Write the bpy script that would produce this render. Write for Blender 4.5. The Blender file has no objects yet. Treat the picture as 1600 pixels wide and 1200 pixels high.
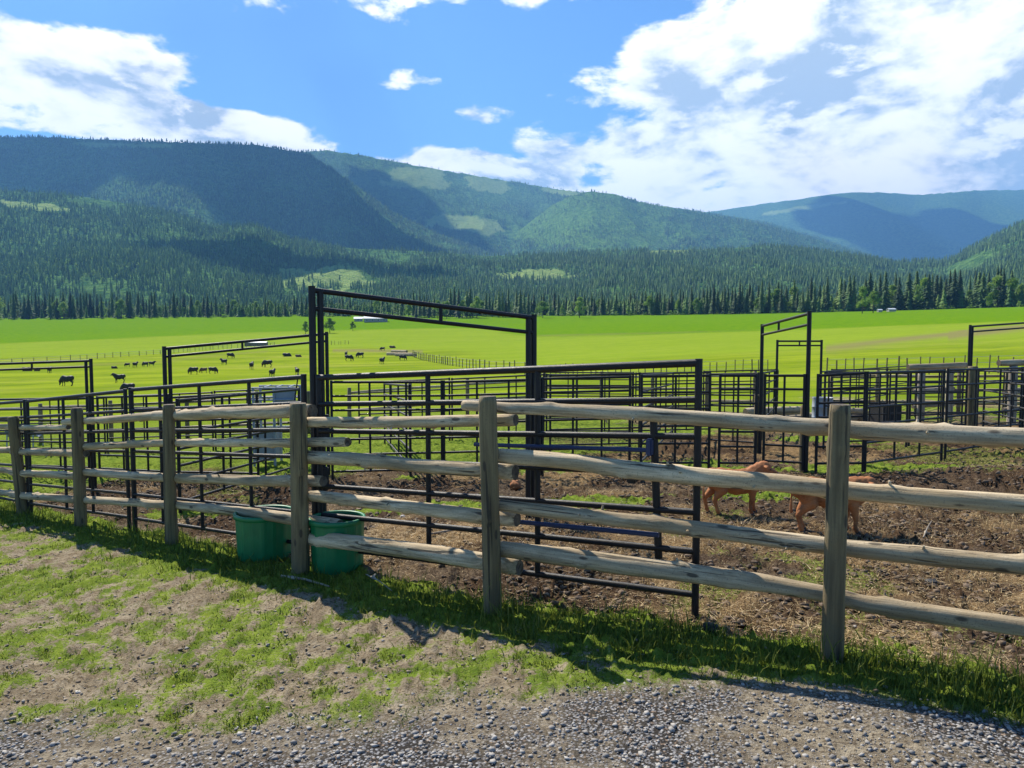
import bpy, bmesh, math, random
import numpy as np
from mathutils import Vector, Matrix, noise as mnoise

random.seed(7); rng = np.random.default_rng(7)
R = math.radians
scene = bpy.context.scene
col = scene.collection

# ------------------------------------------------------------------ camera
F_PX = 1155.0; ZC = 2.0; PITCH = math.atan(70/F_PX)
cam_d = bpy.data.cameras.new('camera'); cam = bpy.data.objects.new('camera', cam_d); col.objects.link(cam)
cam_d.sensor_width = 36; cam_d.lens = F_PX/1600*36; cam_d.clip_end = 60000; cam_d.clip_start = .05
cam.location = (0, 0, ZC); cam.rotation_euler = (R(90)-PITCH, 0, 0)
scene.camera = cam

# ------------------------------------------------------------------ sun and sky
SUN_EL = R(46); SDX, SDY = -0.52, 0.854                 # sun stands back left
S = Vector((SDX*math.cos(SUN_EL), SDY*math.cos(SUN_EL), math.sin(SUN_EL)))
sd = bpy.data.lights.new('sun', 'SUN'); sd.energy = 5.0; sd.angle = R(.55); sd.color = (1, .93, .80)
sun = bpy.data.objects.new('sun', sd); col.objects.link(sun)
sun.rotation_euler = (-S).to_track_quat('-Z', 'Y').to_euler()
scene.view_settings.view_transform = 'Standard'; scene.view_settings.look = 'None'
scene.view_settings.gamma = 1; scene.view_settings.exposure = 0.95

class NT:
    """small node tree helper"""
    def __init__(s, tree): s.t = tree; s.n = tree.nodes; s.l = tree.links
    def add(s, typ, **kw):
        n = s.n.new(typ)
        for k, v in kw.items(): setattr(n, k, v)
        return n
    def put(s, sock, v):
        if isinstance(v, bpy.types.NodeSocket): s.l.new(v, sock)
        elif v is not None: sock.default_value = v
    def math(s, op, a, b=None, c=None, clamp=False):
        n = s.add('ShaderNodeMath', operation=op); n.use_clamp = clamp
        s.put(n.inputs[0], a); s.put(n.inputs[1], b)
        if c is not None: s.put(n.inputs[2], c)
        return n.outputs[0]
    def ss(s, v, a, b, lo=0., hi=1.):
        n = s.add('ShaderNodeMapRange', interpolation_type='SMOOTHSTEP')
        for i, x in enumerate((v, a, b, lo, hi)): s.put(n.inputs[i], x)
        return n.outputs[0]
    def lin(s, v, a, b, lo=0., hi=1.):
        n = s.add('ShaderNodeMapRange')
        for i, x in enumerate((v, a, b, lo, hi)): s.put(n.inputs[i], x)
        return n.outputs[0]
    def noise(s, vec, scale, detail=4, rough=.55, dist=0.):
        n = s.add('ShaderNodeTexNoise')
        if vec is not None: s.put(n.inputs['Vector'], vec)
        s.put(n.inputs['Scale'], scale); s.put(n.inputs['Detail'], detail); s.put(n.inputs['Roughness'], rough); s.put(n.inputs['Distortion'], dist)
        return n.outputs['Fac']
    def mix(s, f, a, b):
        n = s.add('ShaderNodeMix', data_type='RGBA')
        s.put(n.inputs[0], f)
        for sock, v in ((n.inputs[6], a), (n.inputs[7], b)):
            s.put(sock, v if isinstance(v, bpy.types.NodeSocket) else (*v, 1))
        return n.outputs[2]
    def vmul(s, v, sc):
        n = s.add('ShaderNodeVectorMath', operation='MULTIPLY'); s.put(n.inputs[0], v); n.inputs[1].default_value = sc
        return n.outputs[0]
    def vadd(s, v, sc):
        n = s.add('ShaderNodeVectorMath', operation='ADD'); s.put(n.inputs[0], v); s.put(n.inputs[1], sc)
        return n.outputs[0]
    def attr(s, name):
        n = s.add('ShaderNodeAttribute'); n.attribute_name = name
        return n

world = bpy.data.worlds.new('World'); scene.world = world; world.use_nodes = True
w = NT(world.node_tree); w.n.clear()
wo = w.add('ShaderNodeOutputWorld'); bg = w.add('ShaderNodeBackground'); w.l.new(bg.outputs[0], wo.inputs[0])
bg.inputs[1].default_value = .078
sky = w.add('ShaderNodeTexSky', sky_type='NISHITA'); sky.sun_disc = False
sky.sun_elevation = SUN_EL; sky.sun_rotation = math.atan2(SDX, SDY); sky.altitude = 600; sky.air_density = 1.0; sky.dust_density = .25; sky.ozone_density = 2.2
tc = w.add('ShaderNodeTexCoord'); dirv = tc.outputs['Generated']
sep = w.add('ShaderNodeSeparateXYZ'); w.l.new(dirv, sep.inputs[0])
DX, DY, DZ = sep.outputs
az = w.math('ARCTAN2', DX, DY)                       # 0 = the way the valley runs, + to the right
hor = w.math('SQRT', w.math('ADD', w.math('MULTIPLY', DX, DX), w.math('MULTIPLY', DY, DY)))
el = w.math('ARCTAN2', DZ, hor)
def blob(a, e, ra, re, amp, tilt=0):
    """soft elliptical bank of cloud round azimuth a, elevation e (degrees)"""
    x = w.math('SUBTRACT', az, R(a)); y = w.math('SUBTRACT', el, R(e))
    if tilt: y = w.math('SUBTRACT', y, w.math('MULTIPLY', x, tilt))
    x = w.math('DIVIDE', x, R(ra)); y = w.math('DIVIDE', y, R(re))
    d = w.math('SQRT', w.math('ADD', w.math('MULTIPLY', x, x), w.math('MULTIPLY', y, y)))
    return w.ss(d, 0.35, 1.35, amp, 0.)
banks = [(29, 18, 24, 10, .84), (14, 12.4, 15, 5.4, .66), (30, 10.5, 26, 4.2, .74), (34, 9, 20, 5, .5), (8, 12, 9, 3, .3), (-1, 12.1, 13, 2.1, .60, -.16), (14, 9.2, 16, 1.8, .42), (44, 24, 20, 9, .5), (18, 27, 14, 4, .45),
         (-27, 14.6, 17, 2.2, .68), (-36, 17, 14, 4.0, .70), (-30, 24, 9, 3.0, .42), (-9.6, 18.9, 4.5, 1.1, .36), (-1.7, 16.5, 3.5, .9, .24), (-20, 26, 16, 4.4, .46), (3, 26.5, 13, 4.2, .44), (5, 16, 2.6, 1.5, .26), (-18, 13.6, 7, 1.5, .48),
         (-55, 20, 20, 8, .5)]
env = None
for b_ in banks:
    v = blob(*b_); env = v if env is None else w.math('MAXIMUM', env, v)
def cloudfield(off):
    v = w.vadd(w.vmul(dirv, (1, 1, 2.1)), off)
    a = w.noise(v, 6.5, 9, .56, .25)
    b = w.noise(v, 19, 6, .6, 0)
    return w.math('ADD', w.math('MULTIPLY', a, .8), w.math('MULTIPLY', b, .2))
cf = cloudfield((0, 0, 0)); cf2 = cloudfield((-.010, .006, .034)); cf3 = cloudfield((-.03, .02, .10))
dens = w.math('ADD', w.math('MULTIPLY', w.math('SUBTRACT', cf, .5), 2.0), w.math('SUBTRACT', env, .32))
cov = w.ss(dens, -.01, .15)
lit = w.ss(w.math('SUBTRACT', cf, cf2), -.045, .075)
deep = w.ss(w.math('ADD', w.math('MULTIPLY', dens, .50), w.math('MULTIPLY', w.math('SUBTRACT', cf3, .5), 1.9)), .05, .40)
shade = w.math('MULTIPLY', deep, w.math('SUBTRACT', 1.15, lit), clamp=True)
ccol = w.mix(shade, (12.0, 11.7, 11.3), (4.2, 5.1, 6.1))
hs = w.add('ShaderNodeHueSaturation'); hs.inputs['Saturation'].default_value = 1.0; hs.inputs['Value'].default_value = 1.0
w.l.new(sky.outputs[0], hs.inputs['Color'])
vm = w.add('ShaderNodeVectorMath', operation='MULTIPLY'); w.l.new(hs.outputs[0], vm.inputs[0]); vm.inputs[1].default_value = (.60, .90, 1.18)
w.l.new(w.mix(cov, vm.outputs[0], ccol), bg.inputs[0])

# ------------------------------------------------------------------ helpers
def tag(o, label=None, cat=None, group=None, kind=None):
    if label: o['label'] = label
    if cat: o['category'] = cat
    if group: o['group'] = group
    if kind: o['kind'] = kind
    return o
def empty(name, loc=(0, 0, 0), rz=0):
    o = bpy.data.objects.new(name, None); o.empty_display_size = .2
    o.location = loc; o.rotation_euler = (0, 0, rz); col.objects.link(o); return o
def link(name, me, mat=None, parent=None, mw=None):
    o = bpy.data.objects.new(name, me); col.objects.link(o)
    if mat and not me.materials: me.materials.append(mat)
    if parent: o.parent = parent
    if mw is not None: o.matrix_local = mw
    return o
def copy_tree(o, parent=None):
    c = o.copy(); col.objects.link(c)
    if parent: c.parent = parent
    for ch in list(KIDS.get(o.name, [])): 
        k = copy_tree(ch, c)
        KIDS.setdefault(c.name, []).append(k)
    return c
KIDS = {}
def own(parent, child): KIDS.setdefault(parent.name, []).append(child); return child
def np_mesh(name, verts, faces, smooth=False):
    """verts (n,3) array, faces (m,k) int array"""
    me = bpy.data.meshes.new(name); verts = np.asarray(verts, dtype=np.float32); faces = np.asarray(faces, dtype=np.int32)
    me.vertices.add(len(verts)); me.vertices.foreach_set('co', verts.ravel())
    k = faces.shape[1]; me.loops.add(faces.size); me.loops.foreach_set('vertex_index', faces.ravel())
    me.polygons.add(len(faces)); me.polygons.foreach_set('loop_start', np.arange(0, faces.size, k, dtype=np.int32))
    me.polygons.foreach_set('loop_total', np.full(len(faces), k, dtype=np.int32))
    if smooth: me.polygons.foreach_set('use_smooth', np.ones(len(faces), dtype=bool))
    me.update(calc_edges=True); me.validate(); return me
def set_attr(me, name, arr):
    a = me.attributes.new(name, 'FLOAT', 'POINT'); a.data.foreach_set('value', np.asarray(arr, dtype=np.float32).ravel())
def bm_mesh(name, bm, smooth=False):
    me = bpy.data.meshes.new(name); bm.normal_update(); bm.to_mesh(me); bm.free()
    if smooth:
        for p in me.polygons: p.use_smooth = True
    return me
def pix(px, py, D):
    """the world point at depth D (metres along +Y) that lies behind photo pixel (px, py)"""
    x = (px-800)/F_PX; y = -(py-600)/F_PX
    d = Vector((x, math.cos(PITCH)+y*math.sin(PITCH), -math.sin(PITCH)+y*math.cos(PITCH)))
    return Vector((0, 0, ZC)) + d*(D/d.y)

# vectorised noise
def _hash(ix, iy, seed):
    h = (ix.astype(np.int64)*374761393 + iy.astype(np.int64)*668265263 + seed*974634777) & 0xffffffff
    h = ((h ^ (h >> 13))*1274126177) & 0xffffffff
    return ((h ^ (h >> 16)) & 0xffffff)/float(0xffffff)
def vnoise(x, y, seed=0):
    x = np.asarray(x, float); y = np.asarray(y, float)
    ix = np.floor(x); iy = np.floor(y); fx = x-ix; fy = y-iy
    fx = fx*fx*fx*(fx*(fx*6-15)+10); fy = fy*fy*fy*(fy*(fy*6-15)+10)
    a = _hash(ix, iy, seed); b = _hash(ix+1, iy, seed); c = _hash(ix, iy+1, seed); d = _hash(ix+1, iy+1, seed)
    return (a+(b-a)*fx)*(1-fy)+(c+(d-c)*fx)*fy
def fbm(x, y, seed=0, octs=4, rough=.5):
    s = 0; a = 1; t = 0; c, sn = math.cos(.6), math.sin(.6)
    x = np.asarray(x, float); y = np.asarray(y, float)
    for i in range(octs):
        s = s+a*vnoise(x, y, seed+i*17); t += a; a *= rough
        x, y = (x*c-y*sn)*2.03+5.1, (x*sn+y*c)*2.03+1.7
    return s/t
def sstep(v, a, b):
    t = np.clip((np.asarray(v, float)-a)/(b-a), 0, 1); return t*t*(3-2*t)

# ------------------------------------------------------------------ materials
def mat(name, rough=.8, metallic=0):
    m = bpy.data.materials.new(name); m.use_nodes = True; t = NT(m.node_tree)
    b = t.n['Principled BSDF']; b.inputs['Roughness'].default_value = rough; b.inputs['Metallic'].default_value = metallic
    return m, t, b
def bump(t, b, h, dist, strength=1.0):
    n = t.add('ShaderNodeBump'); n.inputs['Distance'].default_value = dist; n.inputs['Strength'].default_value = strength
    t.put(n.inputs['Height'], h); t.l.new(n.outputs[0], b.inputs['Normal'])
def wood_mat(name, light, dark, stain, greyer=0.):
    m, t, b = mat(name, .88)
    tcn = t.add('ShaderNodeTexCoord'); ob = tcn.outputs['Object']; oi = t.add('ShaderNodeObjectInfo')
    off = t.add('ShaderNodeCombineXYZ'); t.put(off.inputs[0], t.math('MULTIPLY', oi.outputs['Random'], 40.))
    p = t.vadd(ob, off.outputs[0])
    grain = t.noise(t.vmul(p, (1.6, 42, 42)), 1.0, 6, .65, .3)
    streak = t.noise(t.vmul(p, (.9, 9, 9)), 1.0, 5, .6, .4)
    patch = t.noise(p, 2.2, 5, .62)
    fine = t.noise(p, 34, 4, .7)
    crack = t.ss(t.noise(t.vmul(p, (.8, 30, 30)), 1.0, 3, .5, .2), .33, .40, 1., 0.)
    c = t.mix(t.ss(streak, .36, .66), dark, light)
    c = t.mix(t.ss(patch, .50, .72, 0., .75), c, stain)
    c = t.mix(t.math('MULTIPLY', t.ss(grain, .35, .6, 1., 0.), .55), c, tuple(v*.45 for v in dark))
    c = t.mix(t.ss(fine, .6, .75, 0., .35), c, (.10, .09, .06))
    c = t.mix(t.math('MULTIPLY', crack, .8), c, (.03, .025, .018))
    vo = t.add('ShaderNodeTexVoronoi'); t.put(vo.inputs['Vector'], t.vmul(p, (3.2, 9, 9))); vo.inputs['Scale'].default_value = 1.0
    kn_ = t.ss(vo.outputs['Distance'], .10, .17, 1., 0.); c = t.mix(t.math('MULTIPLY', kn_, .8), c, (.045, .032, .022))
    bark = t.ss(t.noise(t.vmul(p, (2.2, 12, 12)), 1.0, 6, .7, .5), .64, .68); c = t.mix(t.math('MULTIPLY', bark, .65), c, (.10, .07, .045))
    c = t.mix(t.ss(t.noise(p, 90, 2, .6), .58, .70, 0., .5), c, (.09, .075, .055))
    hv = t.add('ShaderNodeHueSaturation'); t.put(hv.inputs['Color'], c); t.put(hv.inputs['Value'], t.lin(oi.outputs['Random'], 0, 1, .82, 1.15))
    t.l.new(hv.outputs[0], b.inputs['Base Color'])
    bump(t, b, t.math('SUBTRACT', t.math('ADD', grain, t.math('MULTIPLY', fine, .4)), t.math('MULTIPLY', crack, 1.2)), .006)
    return m
M_rail = wood_mat('weathered_rail_wood', (.66, .53, .345), (.37, .275, .155), (.38, .27, .14))
M_post = wood_mat('treated_post_wood', (.27, .205, .10), (.16, .12, .06), (.24, .155, .065))
M_end = wood_mat('cut_end_wood', (.18, .14, .09), (.09, .07, .05), (.12, .09, .05))
M_plank = wood_mat('pale_plank_wood', (.46, .39, .30), (.28, .23, .17), (.32, .26, .18))

def steel_mat(name, c, rust=.25, rough=.38):
    m, t, b = mat(name, rough)
    tcn = t.add('ShaderNodeTexCoord'); p = tcn.outputs['Object']
    n1 = t.noise(p, 6, 5, .65); n2 = t.noise(p, 45, 4, .6)
    cc = t.mix(t.ss(n1, .54, .70, 0., rust), c, (.09, .045, .025))
    cc = t.mix(t.ss(n2, .58, .74, 0., .5), cc, (.10, .09, .075))
    t.l.new(cc, b.inputs['Base Color']); t.l.new(t.lin(n1, .3, .7, rough-.06, rough+.22), b.inputs['Roughness'])
    b.inputs['Specular IOR Level'].default_value = .32
    bump(t, b, n2, .0015)
    return m
M_steel = steel_mat('black_painted_steel', (.010, .010, .012), .3, .42)
M_steel2 = steel_mat('worn_dark_steel', (.018, .018, .019), .5, .5)
M_galv = steel_mat('grey_galvanised_steel', (.30, .33, .36), .15, .45)
M_blue = steel_mat('navy_painted_steel', (.02, .035, .10), .15, .3)

def simple_mat(name, c, rough=.6, var=.25, scale=12, spec=.5):
    m, t, b = mat(name, rough); tcn = t.add('ShaderNodeTexCoord')
    n = t.noise(tcn.outputs['Object'], scale, 5, .6)
    t.l.new(t.mix(n, tuple(v*(1-var) for v in c), tuple(v*(1+var) for v in c)), b.inputs['Base Color'])
    b.inputs['Specular IOR Level'].default_value = spec
    bump(t, b, n, .003); return m
M_tub = simple_mat('green_plastic', (.005, .17, .058), .42, .35, 7)
M_hide_black = simple_mat('black_hide', (.012, .011, .012), .65, .4, 5)
M_hide_brown = simple_mat('brown_hide', (.10, .05, .025), .7, .3, 5)
M_hoof = simple_mat('dark_hoof', (.03, .022, .018), .6)
M_muzzle = simple_mat('muzzle_skin', (.11, .065, .05), .5)
M_twine = simple_mat('orange_twine', (.45, .22, .05), .8)
M_roof = simple_mat('pale_metal_roof', (.62, .64, .66), .5, .1)
M_wall = simple_mat('house_wall', (.30, .28, .25), .8, .1)
M_glass = simple_mat('dark_glass', (.02, .025, .03), .15, .1)
M_rock = simple_mat('pale_stone', (.5, .47, .42), .9, .3)
M_dark = simple_mat('black_rubber', (.012, .012, .013), .7, .2)

def fur_mat(name, c, dark):
    m, t, b = mat(name, .75); tcn = t.add('ShaderNodeTexCoord'); p = tcn.outputs['Object']
    n = t.noise(t.vmul(p, (20, 60, 60)), 1.5, 5, .6); n1 = t.noise(p, 4, 3, .5)
    cc = t.mix(t.ss(n1, .35, .7), c, dark); cc = t.mix(t.ss(n, .4, .7, 0., .45), cc, tuple(v*1.5 for v in c))
    t.l.new(cc, b.inputs['Base Color']); b.inputs['Specular IOR Level'].default_value = .2
    bump(t, b, n, .004); return m
M_calf = fur_mat('red_brown_fur', (.40, .16, .06), (.20, .075, .03))
M_calf_dark = fur_mat('dark_muzzle_fur', (.12, .05, .025), (.07, .03, .02))

def leaf_mat(name, a, b_, c=None, trans=.25, pos_scale=.35):
    """foliage: colour varies by plant and by clump"""
    m, t, b = mat(name, .75); oi = t.add('ShaderNodeObjectInfo'); geo = t.add('ShaderNodeNewGeometry')
    n = t.noise(geo.outputs['Position'], pos_scale, 3, .6)
    f = t.math('ADD', t.math('MULTIPLY', oi.outputs['Random'], .6), t.math('MULTIPLY', n, .5))
    cc = t.mix(t.ss(f, .15, .85), a, b_)
    if c: cc = t.mix(t.ss(oi.outputs['Random'], .88, .97), cc, c)
    t.l.new(cc, b.inputs['Base Color']); b.inputs['Specular IOR Level'].default_value = .25
    tr = t.add('ShaderNodeBsdfTranslucent'); t.l.new(cc, tr.inputs[0])
    ms = t.add('ShaderNodeMixShader'); ms.inputs[0].default_value = trans
    t.l.new(b.outputs[0], ms.inputs[1]); t.l.new(tr.outputs[0], ms.inputs[2]); t.l.new(ms.outputs[0], t.n['Material Output'].inputs[0])
    return m
M_conif = leaf_mat('conifer_needles', (.022, .055, .020), (.085, .16, .040), (.14, .23, .05))
M_conif_far = leaf_mat('conifer_needles_far', (.05, .12, .03), (.14, .26, .06), (.20, .32, .07), .4, .02)  # lighter than the near needles, to imitate haze over the far slopes
M_broad = leaf_mat('broadleaf', (.12, .22, .035), (.22, .34, .06), None, .45)
M_bark = simple_mat('conifer_bark', (.09, .065, .045), .9, .4, 3)

# ------------------------------------------------------------------ the lie of the land
UK = (-.69, 0., .69)
PROF = [
    ([-1, 16, 30, 50, 90, 160, 300, 500, 720, 900], [0, -2.95, -3.9, -4.8, -5.7, -6.2, -4.5, 3, 19, 34]),
    ([-1, 16, 30, 60, 100, 160, 300, 500, 620, 800], [0, -2.42, -2.9, -3.9, -4.3, -4.2, -1, 10, 19, 34]),
    ([-1, 16, 30, 60, 100, 200, 300, 480, 600, 800], [0, -2.38, -2.7, -2.5, -1.0, 4.2, 9.5, 21, 27, 34])]
def near_z(x, y):
    return -2.0-.03*(y-4.5)+.046*np.minimum(x-2, 0)+.0*x
def far_z(x, y):
    y = np.maximum(y, 8.0); u = np.clip(x/y, -.9, .9); L = np.log(y); zs = []
    for D, Z in PROF: zs.append(np.interp(L, np.log(np.array(D[1:])), np.array(Z[1:])))
    return np.where(u < 0, zs[1]+(zs[0]-zs[1])*(-u/.69), zs[1]+(zs[2]-zs[1])*(u/.69))
def edge_d(u): return np.interp(u, [-1.1, -.69, 0, .25, .69, 1.1], [760, 720, 620, 560, 480, 440])
def _gz(x, y):
    x = np.asarray(x, float); y = np.asarray(y, float)
    k = sstep(y, 12, 22)
    z = near_z(x, np.minimum(y, 22))*(1-k)+far_z(x, y)*k
    # churned mound of mud at the right and the trodden pen
    z = z+.32*np.exp(-(((x-7.4)/1.5)**2+((y-10.6)/1.3)**2))
    z = z+sstep(y, 3, 9)*sstep(60-y, 0, 40)*.10*(fbm(x*.35, y*.35, 3, 3)-.5)
    return z+ZC
def gz(x, y): return float(_gz(x, y))

# wooden fence line: posts (photo x, depth); the polyline also steers the ground cover
FENCE = [(2700, 2.6), (1830, 3.72), (1312, 4.53), (765, 5.69), (465, 6.98), (263, 8.48), (120, 9.77), (24, 11.1), (-60, 12.5), (-130, 13.9)]
FP = [((px-800)/F_PX*D, D) for px, D in FENCE]
def fence_side(x, y):
    """signed distance to the wooden fence: + on the pen side"""
    best = np.full(np.shape(x), 1e9); sg = np.zeros(np.shape(x))
    for (ax, ay), (bx, by) in zip(FP[:-1], FP[1:]):
        dx, dy = bx-ax, by-ay; L2 = dx*dx+dy*dy
        t = np.clip(((x-ax)*dx+(y-ay)*dy)/L2, 0, 1)
        d = np.hypot(x-ax-t*dx, y-ay-t*dy); cr = -( dx*(y-ay)-dy*(x-ax))
        upd = d < best; best = np.where(upd, d, best); sg = np.where(upd, np.sign(cr), sg)
    return best*sg
def masks(x, y):
    """grass, straw, mud, gravel cover 0..1 at a ground point"""
    s = fence_side(x, y)
    n1 = fbm(x*1.1, y*1.1, 11, 5, .6); n2 = fbm(x*.45, y*.45, 23, 4, .55); n3 = fbm(x*3.2, y*3.2, 31, 4, .6)
    band = np.exp(-((s+.12)/.42)**2)
    out = sstep(n1*.45+n2*.3+n3*.25+(fbm(x*7, y*7, 37, 3, .6)-.5)*.6, .31, .60)*.82
    out = np.maximum(out, sstep(band+(n3-.5)*1.0+(n1-.5)*.8, .38, .72))
    inn = sstep(n2+(n3-.5)*.35, .60, .70)*.5
    inn = np.maximum(inn, sstep(np.exp(-((s-.05)/.40)**2)+(n3-.5)*1.0, .45, .8))
    def spot(cx, cy, rx, ry, a=1.): return a*np.exp(-(((x-cx)/rx)**2+((y-cy)/ry)**2)**1.0)
    sp = spot(-1.0, 10.0, 1.1, .55)+spot(1.1, 9.9, 1.1, .5)+spot(3.3, 10.3, .9, .4)+spot(-4.6, 10.5, .9, .5)+spot(6.4, 12.6, 2.2, .7, 1.1)+spot(8.2, 18.0, 2.2, 1.2)+spot(1.2, 13.5, 3, .9)
    inn = np.maximum(inn, sstep(sp+(n3-.5)*.9+(n1-.5)*.6, .38, .62))
    # pens give way to pasture with distance, sooner on the left
    far_l = sstep(y+(n2-.5)*7-np.clip(x, 0, 10)*.9, 12.6, 15.2); 
    trodden = sstep(n2*.6+fbm(x*.12, y*.12, 77, 3)*.4, .5, .6)*sstep(60-y, 10, 32)*sstep(x, -6, 6)
    inn = np.maximum(inn, far_l*(1-.75*trodden))
    g = np.where(s > 0, inn, out)
    straw = np.where(s > .25, sstep(fbm(x*.9, y*.9, 41, 4, .6)+.06*np.clip(x, -3, 3)/3, .42, .62), .15)*(1-g)
    mud = np.where(s > .25, sstep(fbm(x*1.3, y*1.3, 53, 5, .65), .42, .58), 0)
    mud = np.maximum(mud, spot(7.6, 10.4, 1.9, 1.3, 1.3)*(.6+.6*n3))
    mud = np.maximum(mud, spot(3.4, 9.2, 1.3, .5, 1.)*(.5+.8*n3))
    mud = np.clip(mud, 0, 1)*(1-g)
    road = sstep((4.12+.45*(fbm(x*1.1, y*1.1, 5, 5, .6)-.5)*2-.02*x)-y, -.15, .30)*sstep(-s, .25, .55)
    return g*(1-road), straw*(1-road), mud*(1-road), road

# ------------------------------------------------------------------ ground sheet
NU, ND = 1300, 760
ug = np.linspace(-1.05, 1.05, NU); Dg = -4.2+np.geomspace(2.4, 900+4.2, ND)
D2, U2 = np.meshgrid(Dg, ug, indexing='ij'); X2 = U2*(D2+4.6); Y2 = D2
Z2 = _gz(X2, Y2)
mg, ms_, mm, mr = masks(X2, Y2); side = fence_side(X2, Y2)
near = sstep(32-Y2, 0, 16)
lump = (fbm(X2*7, Y2*7, 61, 5, .7)-.5)*.075*(.26+.9*(side > 0))+(np.abs(fbm(X2*3, Y2*3, 67, 3)-.5))*-.10*(side > 0.2)*(1-mg)
clod = np.maximum(fbm(X2*14, Y2*14, 71, 3, .6)-.56, 0)*.18*mm+np.maximum(fbm(X2*17, Y2*17, 73, 2, .5)-.60, 0)*.16*(1-mr)
hoof = -np.maximum(fbm(X2*6, Y2*6, 79, 3)-.60, 0)*.42*(1-mr)*(.35+.65*(side > 0))
Z2 = Z2+near*(lump+clod+hoof)*(1-.85*mr)+mr*.012*(fbm(X2*30, Y2*30, 83, 2)-.5)
def grid_faces(n, m):
    i = np.arange(n-1)[:, None]*m+np.arange(m-1)[None, :]; i = i.ravel()
    return np.stack([i, i+1, i+m+1, i+m], 1)
# near, far fields: 0 pen land, 1 pasture; strips of crop with soft boundaries
ground_me = np_mesh('ground', np.stack([X2, Y2, Z2], -1).reshape(-1, 3), grid_faces(ND, NU), True)
for nm, a in (('inside', sstep(side, .1, .5)*(1-sstep(Y2, 16, 30))), ('grass', mg), ('straw', ms_), ('mud', mm), ('gravel', mr)): set_attr(ground_me, nm, a)
px2 = 800+F_PX*X2/np.maximum(Y2, 1)
lushD = np.interp(px2, [-300, 0, 400, 700, 840, 1200, 1600, 2000], [330, 350, 420, 470, 330, 270, 215, 200])
lush = sstep(Y2/lushD+(fbm(X2*.006, Y2*.02, 91, 3)-.5)*.22, .94, 1.05)
paleD = np.interp(px2, [-300, 0, 300, 560, 700, 840, 2000], [215, 210, 230, 260, 200, 120, 110])
pale = sstep(Y2/paleD+(fbm(X2*.01, Y2*.03, 95, 4)-.5)*.3, .9, 1.1)*(1-lush)
bright = sstep(Y2, 24, 40)
def trk(pts, wd):
    Dt = np.interp(px2, [p[0] for p in pts], [p[1] for p in pts]); inside = (px2 > pts[0][0])*(px2 < pts[-1][0])
    return np.exp(-((Y2/Dt-1)/wd)**2)*inside*(.4+.9*fbm(X2*.15, Y2*.05, 141, 3))
track = np.clip(trk([(1290, 118), (1400, 135), (1500, 150), (1620, 175), (1900, 200)], .10)+trk([(1480, 140), (1620, 165), (1900, 180)], .12)+trk([(520, 225), (560, 222), (660, 205)], .06)+trk([(840, 330), (1100, 300), (1240, 280)], .02)*.5+trk([(-100, 150), (60, 158), (260, 175), (420, 230)], .03)*.5, 0, 1)
for nm, a in (('lush', lush), ('pale', pale), ('bright', bright), ('track', track)): set_attr(ground_me, nm, a)
m, t, b = mat('ground_cover', .95)
geo = t.add('ShaderNodeNewGeometry'); P = geo.outputs['Position']
A = {k: t.attr(k).outputs['Fac'] for k in ('grass', 'straw', 'mud', 'gravel', 'lush', 'pale', 'bright', 'track')}
n_f = t.noise(P, 38, 5, .65); n_m = t.noise(P, 7, 5, .6); n_l = t.noise(P, .9, 4, .6); n_ff = t.noise(P, 140, 3, .6)
vor = t.add('ShaderNodeTexVoronoi'); t.put(vor.inputs['Vector'], P); vor.inputs['Scale'].default_value = 55
soil = t.mix(t.ss(n_m, .35, .65), (.20, .162, .11), (.345, .29, .205))
soil = t.mix(t.ss(n_f, .48, .62, 0., .85), soil, (.085, .062, .042))  # dark specks: shade of small crevices painted into the soil colour
soil = t.mix(t.ss(n_ff, .58, .72, 0., .6), soil, (.45, .39, .31))
strc = t.mix(t.ss(t.noise(t.vmul(P, (60, 160, 60)), 1.0, 4, .7, 1.2), .42, .62), (.085, .052, .03), (.44, .30, .14))
inside = t.attr('inside').outputs['Fac']; soil = t.mix(inside, soil, t.mix(t.ss(n_f, .38, .62), (.050, .036, .026), (.15, .112, .075)))
c = t.mix(t.math('MULTIPLY', A['straw'], .8), soil, strc)
pens = t.mix(t.ss(n_f, .35, .65), (.028, .018, .013), (.10, .066, .042))
c = t.mix(t.math('MULTIPLY', A['mud'], .92), c, pens)
gr = t.mix(t.ss(n_m, .3, .7), (.085, .14, .018), (.20, .26, .035)); gr = t.mix(t.ss(n_f, .5, .72, 0., .5), gr, (.22, .20, .08))
pn = t.noise(t.vmul(P, (.03, .09, .03)), 1., 6, .65); pn2 = t.noise(t.vmul(P, (.25, .8, .3)), 1., 6, .7)
past = t.mix(t.ss(pn, .38, .62), (.145, .215, .009), (.245, .31, .018)); past = t.mix(t.ss(pn2, .48, .72, 0., .5), past, (.15, .21, .03))
past = t.mix(t.ss(t.noise(t.vmul(P, (.8, 1.6, .8)), 1., 4, .7), .45, .7, 0., .55), past, (.20, .215, .045)); past = t.mix(t.ss(t.noise(t.vmul(P, (.012, .05, .02)), 1., 5, .6), .5, .68, 0., .6), past, (.27, .29, .05)); past = t.mix(t.ss(t.noise(t.vmul(P, (.16, .3, .2)), 1., 5, .7), .52, .66, 0., .6), past, (.10, .17, .02))
past = t.mix(t.math('MULTIPLY', A['pale'], .75), past, t.mix(t.ss(pn2, .35, .65), (.165, .26, .018), (.23, .305, .03)))
past = t.mix(A['lush'], past, t.mix(t.ss(pn2, .35, .65), (.085, .195, .005), (.14, .24, .007)))
past = t.mix(t.math('MULTIPLY', A['track'], .75), past, (.20, .165, .08))
gr = t.mix(A['bright'], gr, past)
gm = t.ss(t.math('ADD', A['grass'], t.math('MULTIPLY', t.math('SUBTRACT', n_f, .5), 2.2)), .30, .75)
c = t.mix(gm, c, gr)
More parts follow.
